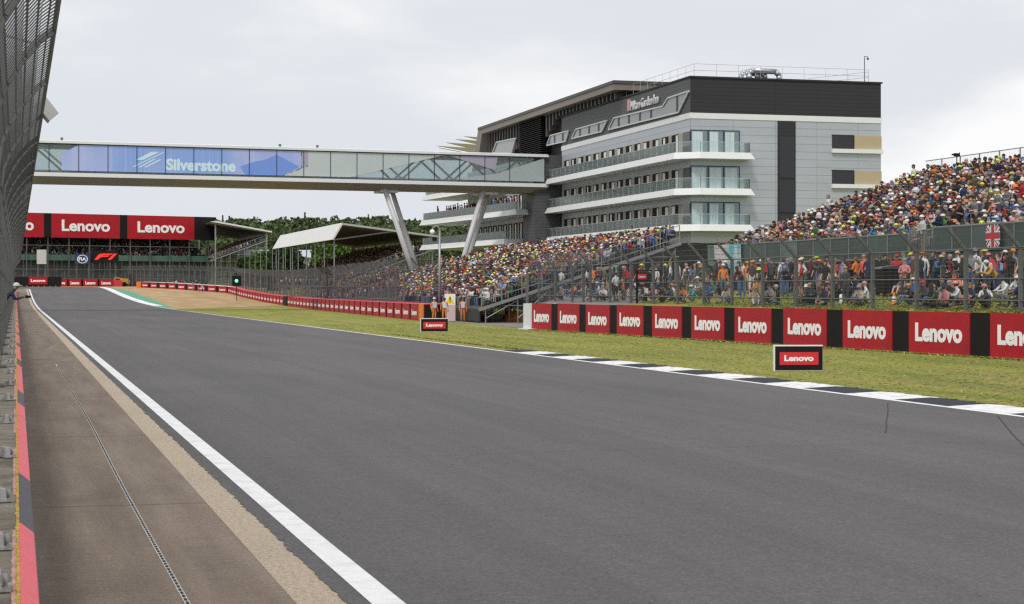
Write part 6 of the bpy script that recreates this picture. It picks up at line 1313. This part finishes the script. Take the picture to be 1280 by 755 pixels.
# woodland on the hill: one mass
VV = []; FF = []; base = 0; g = np.random.default_rng(5)
for k in range(1900):
    y = 540 + 480 * g.random() ** .8; t = math.tan(ang(g.uniform(-60, 960))); x = y * t; h = g.uniform(8, 14.5); r = h * g.uniform(.22, .4); con = g.random() < .08
    if con: r *= .6; h *= 1.08
    z0_ = P(y) + hill(x, y) - .5; nl = 150; zz = g.uniform(.12, 1, nl) ** .8; th = g.uniform(0, 6.28, nl); prof_ = (1 - zz) * 1.1 if con else np.sqrt(np.clip(1 - (zz * 2 - 1.05) ** 2, .05, 1)); rr = r * prof_ * g.uniform(.7, 1.05, nl)
    pts = np.stack([x + rr * np.cos(th), y + rr * np.sin(th), z0_ + zz * h], 1); a = g.normal(size=(nl, 3)); a /= np.linalg.norm(a, axis=1)[:, None]; b_ = np.cross(a, g.normal(size=(nl, 3))); b_ /= np.linalg.norm(b_, axis=1)[:, None]; s = (r * .13 * g.uniform(.6, 1.3, nl))[:, None]
    VV.append(np.stack([pts - a * s - b_ * s, pts + a * s - b_ * s, pts + a * s + b_ * s, pts - a * s + b_ * s], 1).reshape(-1, 3)); FF.append(np.arange(nl)[:, None] * 4 + np.arange(4)[None] + base); base += nl * 4
npmesh('woodland', np.concatenate(VV), np.concatenate(FF), L_wood, kind='stuff', label='dense dark green woodland covering the far hill', cat='woodland')

# ================================================================= loose grass tufts giving the verge and bank a real nap
g = np.random.default_rng(11)
def tufts(n, fx, ylo, yhi, hmin, hmax, zf):
    y = ylo + (yhi - ylo) * g.random(n) ** 1.3; x = fx(y, g.random(n)); z = zf(x, y); a = g.uniform(0, math.pi, n); h = g.uniform(hmin, hmax, n); w_ = g.uniform(.02, .06, n); lx, ly = g.normal(0, .045, n), g.normal(0, .045, n)
    dx_, dy_ = np.cos(a) * w_, np.sin(a) * w_
    return np.stack([np.stack([x - dx_, y - dy_, z], 1), np.stack([x + dx_, y + dy_, z], 1), np.stack([x + dx_ * .3 + lx, y + dy_ * .3 + ly, z + h], 1), np.stack([x - dx_ * .3 + lx, y - dy_ * .3 + ly, z + h], 1)], 1)
wx_ = lambda y: p0.x + (p1.x - p0.x) * (y - p0.y) / (p1.y - p0.y)
T1 = tufts(20000, lambda y, u_: TRK_R + 1.05 + (np.minimum(wx_(y), 31.5) - TRK_R - 1.25) * u_, 24, 118, .004, .013, lambda x, y: np.zeros_like(x) - .001)
T2 = tufts(5000, lambda y, u_: TRK_R + .86 + .28 * u_ ** 2, 24, 90, .01, .04, lambda x, y: np.zeros_like(x))
T3 = tufts(9000, lambda y, u_: wx_(y) - .16 - .25 * u_ ** 2, 46, 99, .02, .06, lambda x, y: np.zeros_like(x))
T4 = tufts(22000, lambda y, u_: 32.6 + 5 * u_ ** 1.6, 48, 85, .015, .04, lambda x, y: np.interp(x, [31, 33.4, 35.8, 38, 60], [1.46, 1.54, 1.95, 2.2, 2.25]) - .01)
TV = np.concatenate([T1, T2, T3, T4]); n = len(TV); pc = np.array([(.09, .115, .018), (.15, .165, .03), (.21, .2, .05), (.30, .25, .10), (.06, .09, .015), (.24, .23, .07)])
pr_ = g.choice(6, n, p=[.25, .27, .2, .11, .12, .05]); cc = pc[pr_] * g.uniform(1.15, 1.7, (n, 1)); C4 = np.concatenate([np.repeat(cc, 4, 0), np.ones((n * 4, 1))], 1)
mg = bpy.data.materials.new('grass_blades'); mg.use_nodes = True; b = mg.node_tree.nodes['Principled BSDF']; at = mg.node_tree.nodes.new('ShaderNodeAttribute'); at.attribute_name = 'col'; mg.node_tree.links.new(at.outputs['Color'], b.inputs['Base Color']); b.inputs['Roughness'].default_value = .85; b.inputs['Specular IOR Level'].default_value = .2
npmesh('grass_tufts', TV.reshape(-1, 3), np.arange(n * 4).reshape(-1, 4), mg, colors=C4, kind='stuff', label='short tufted grass on the verge and bank', cat='grass')
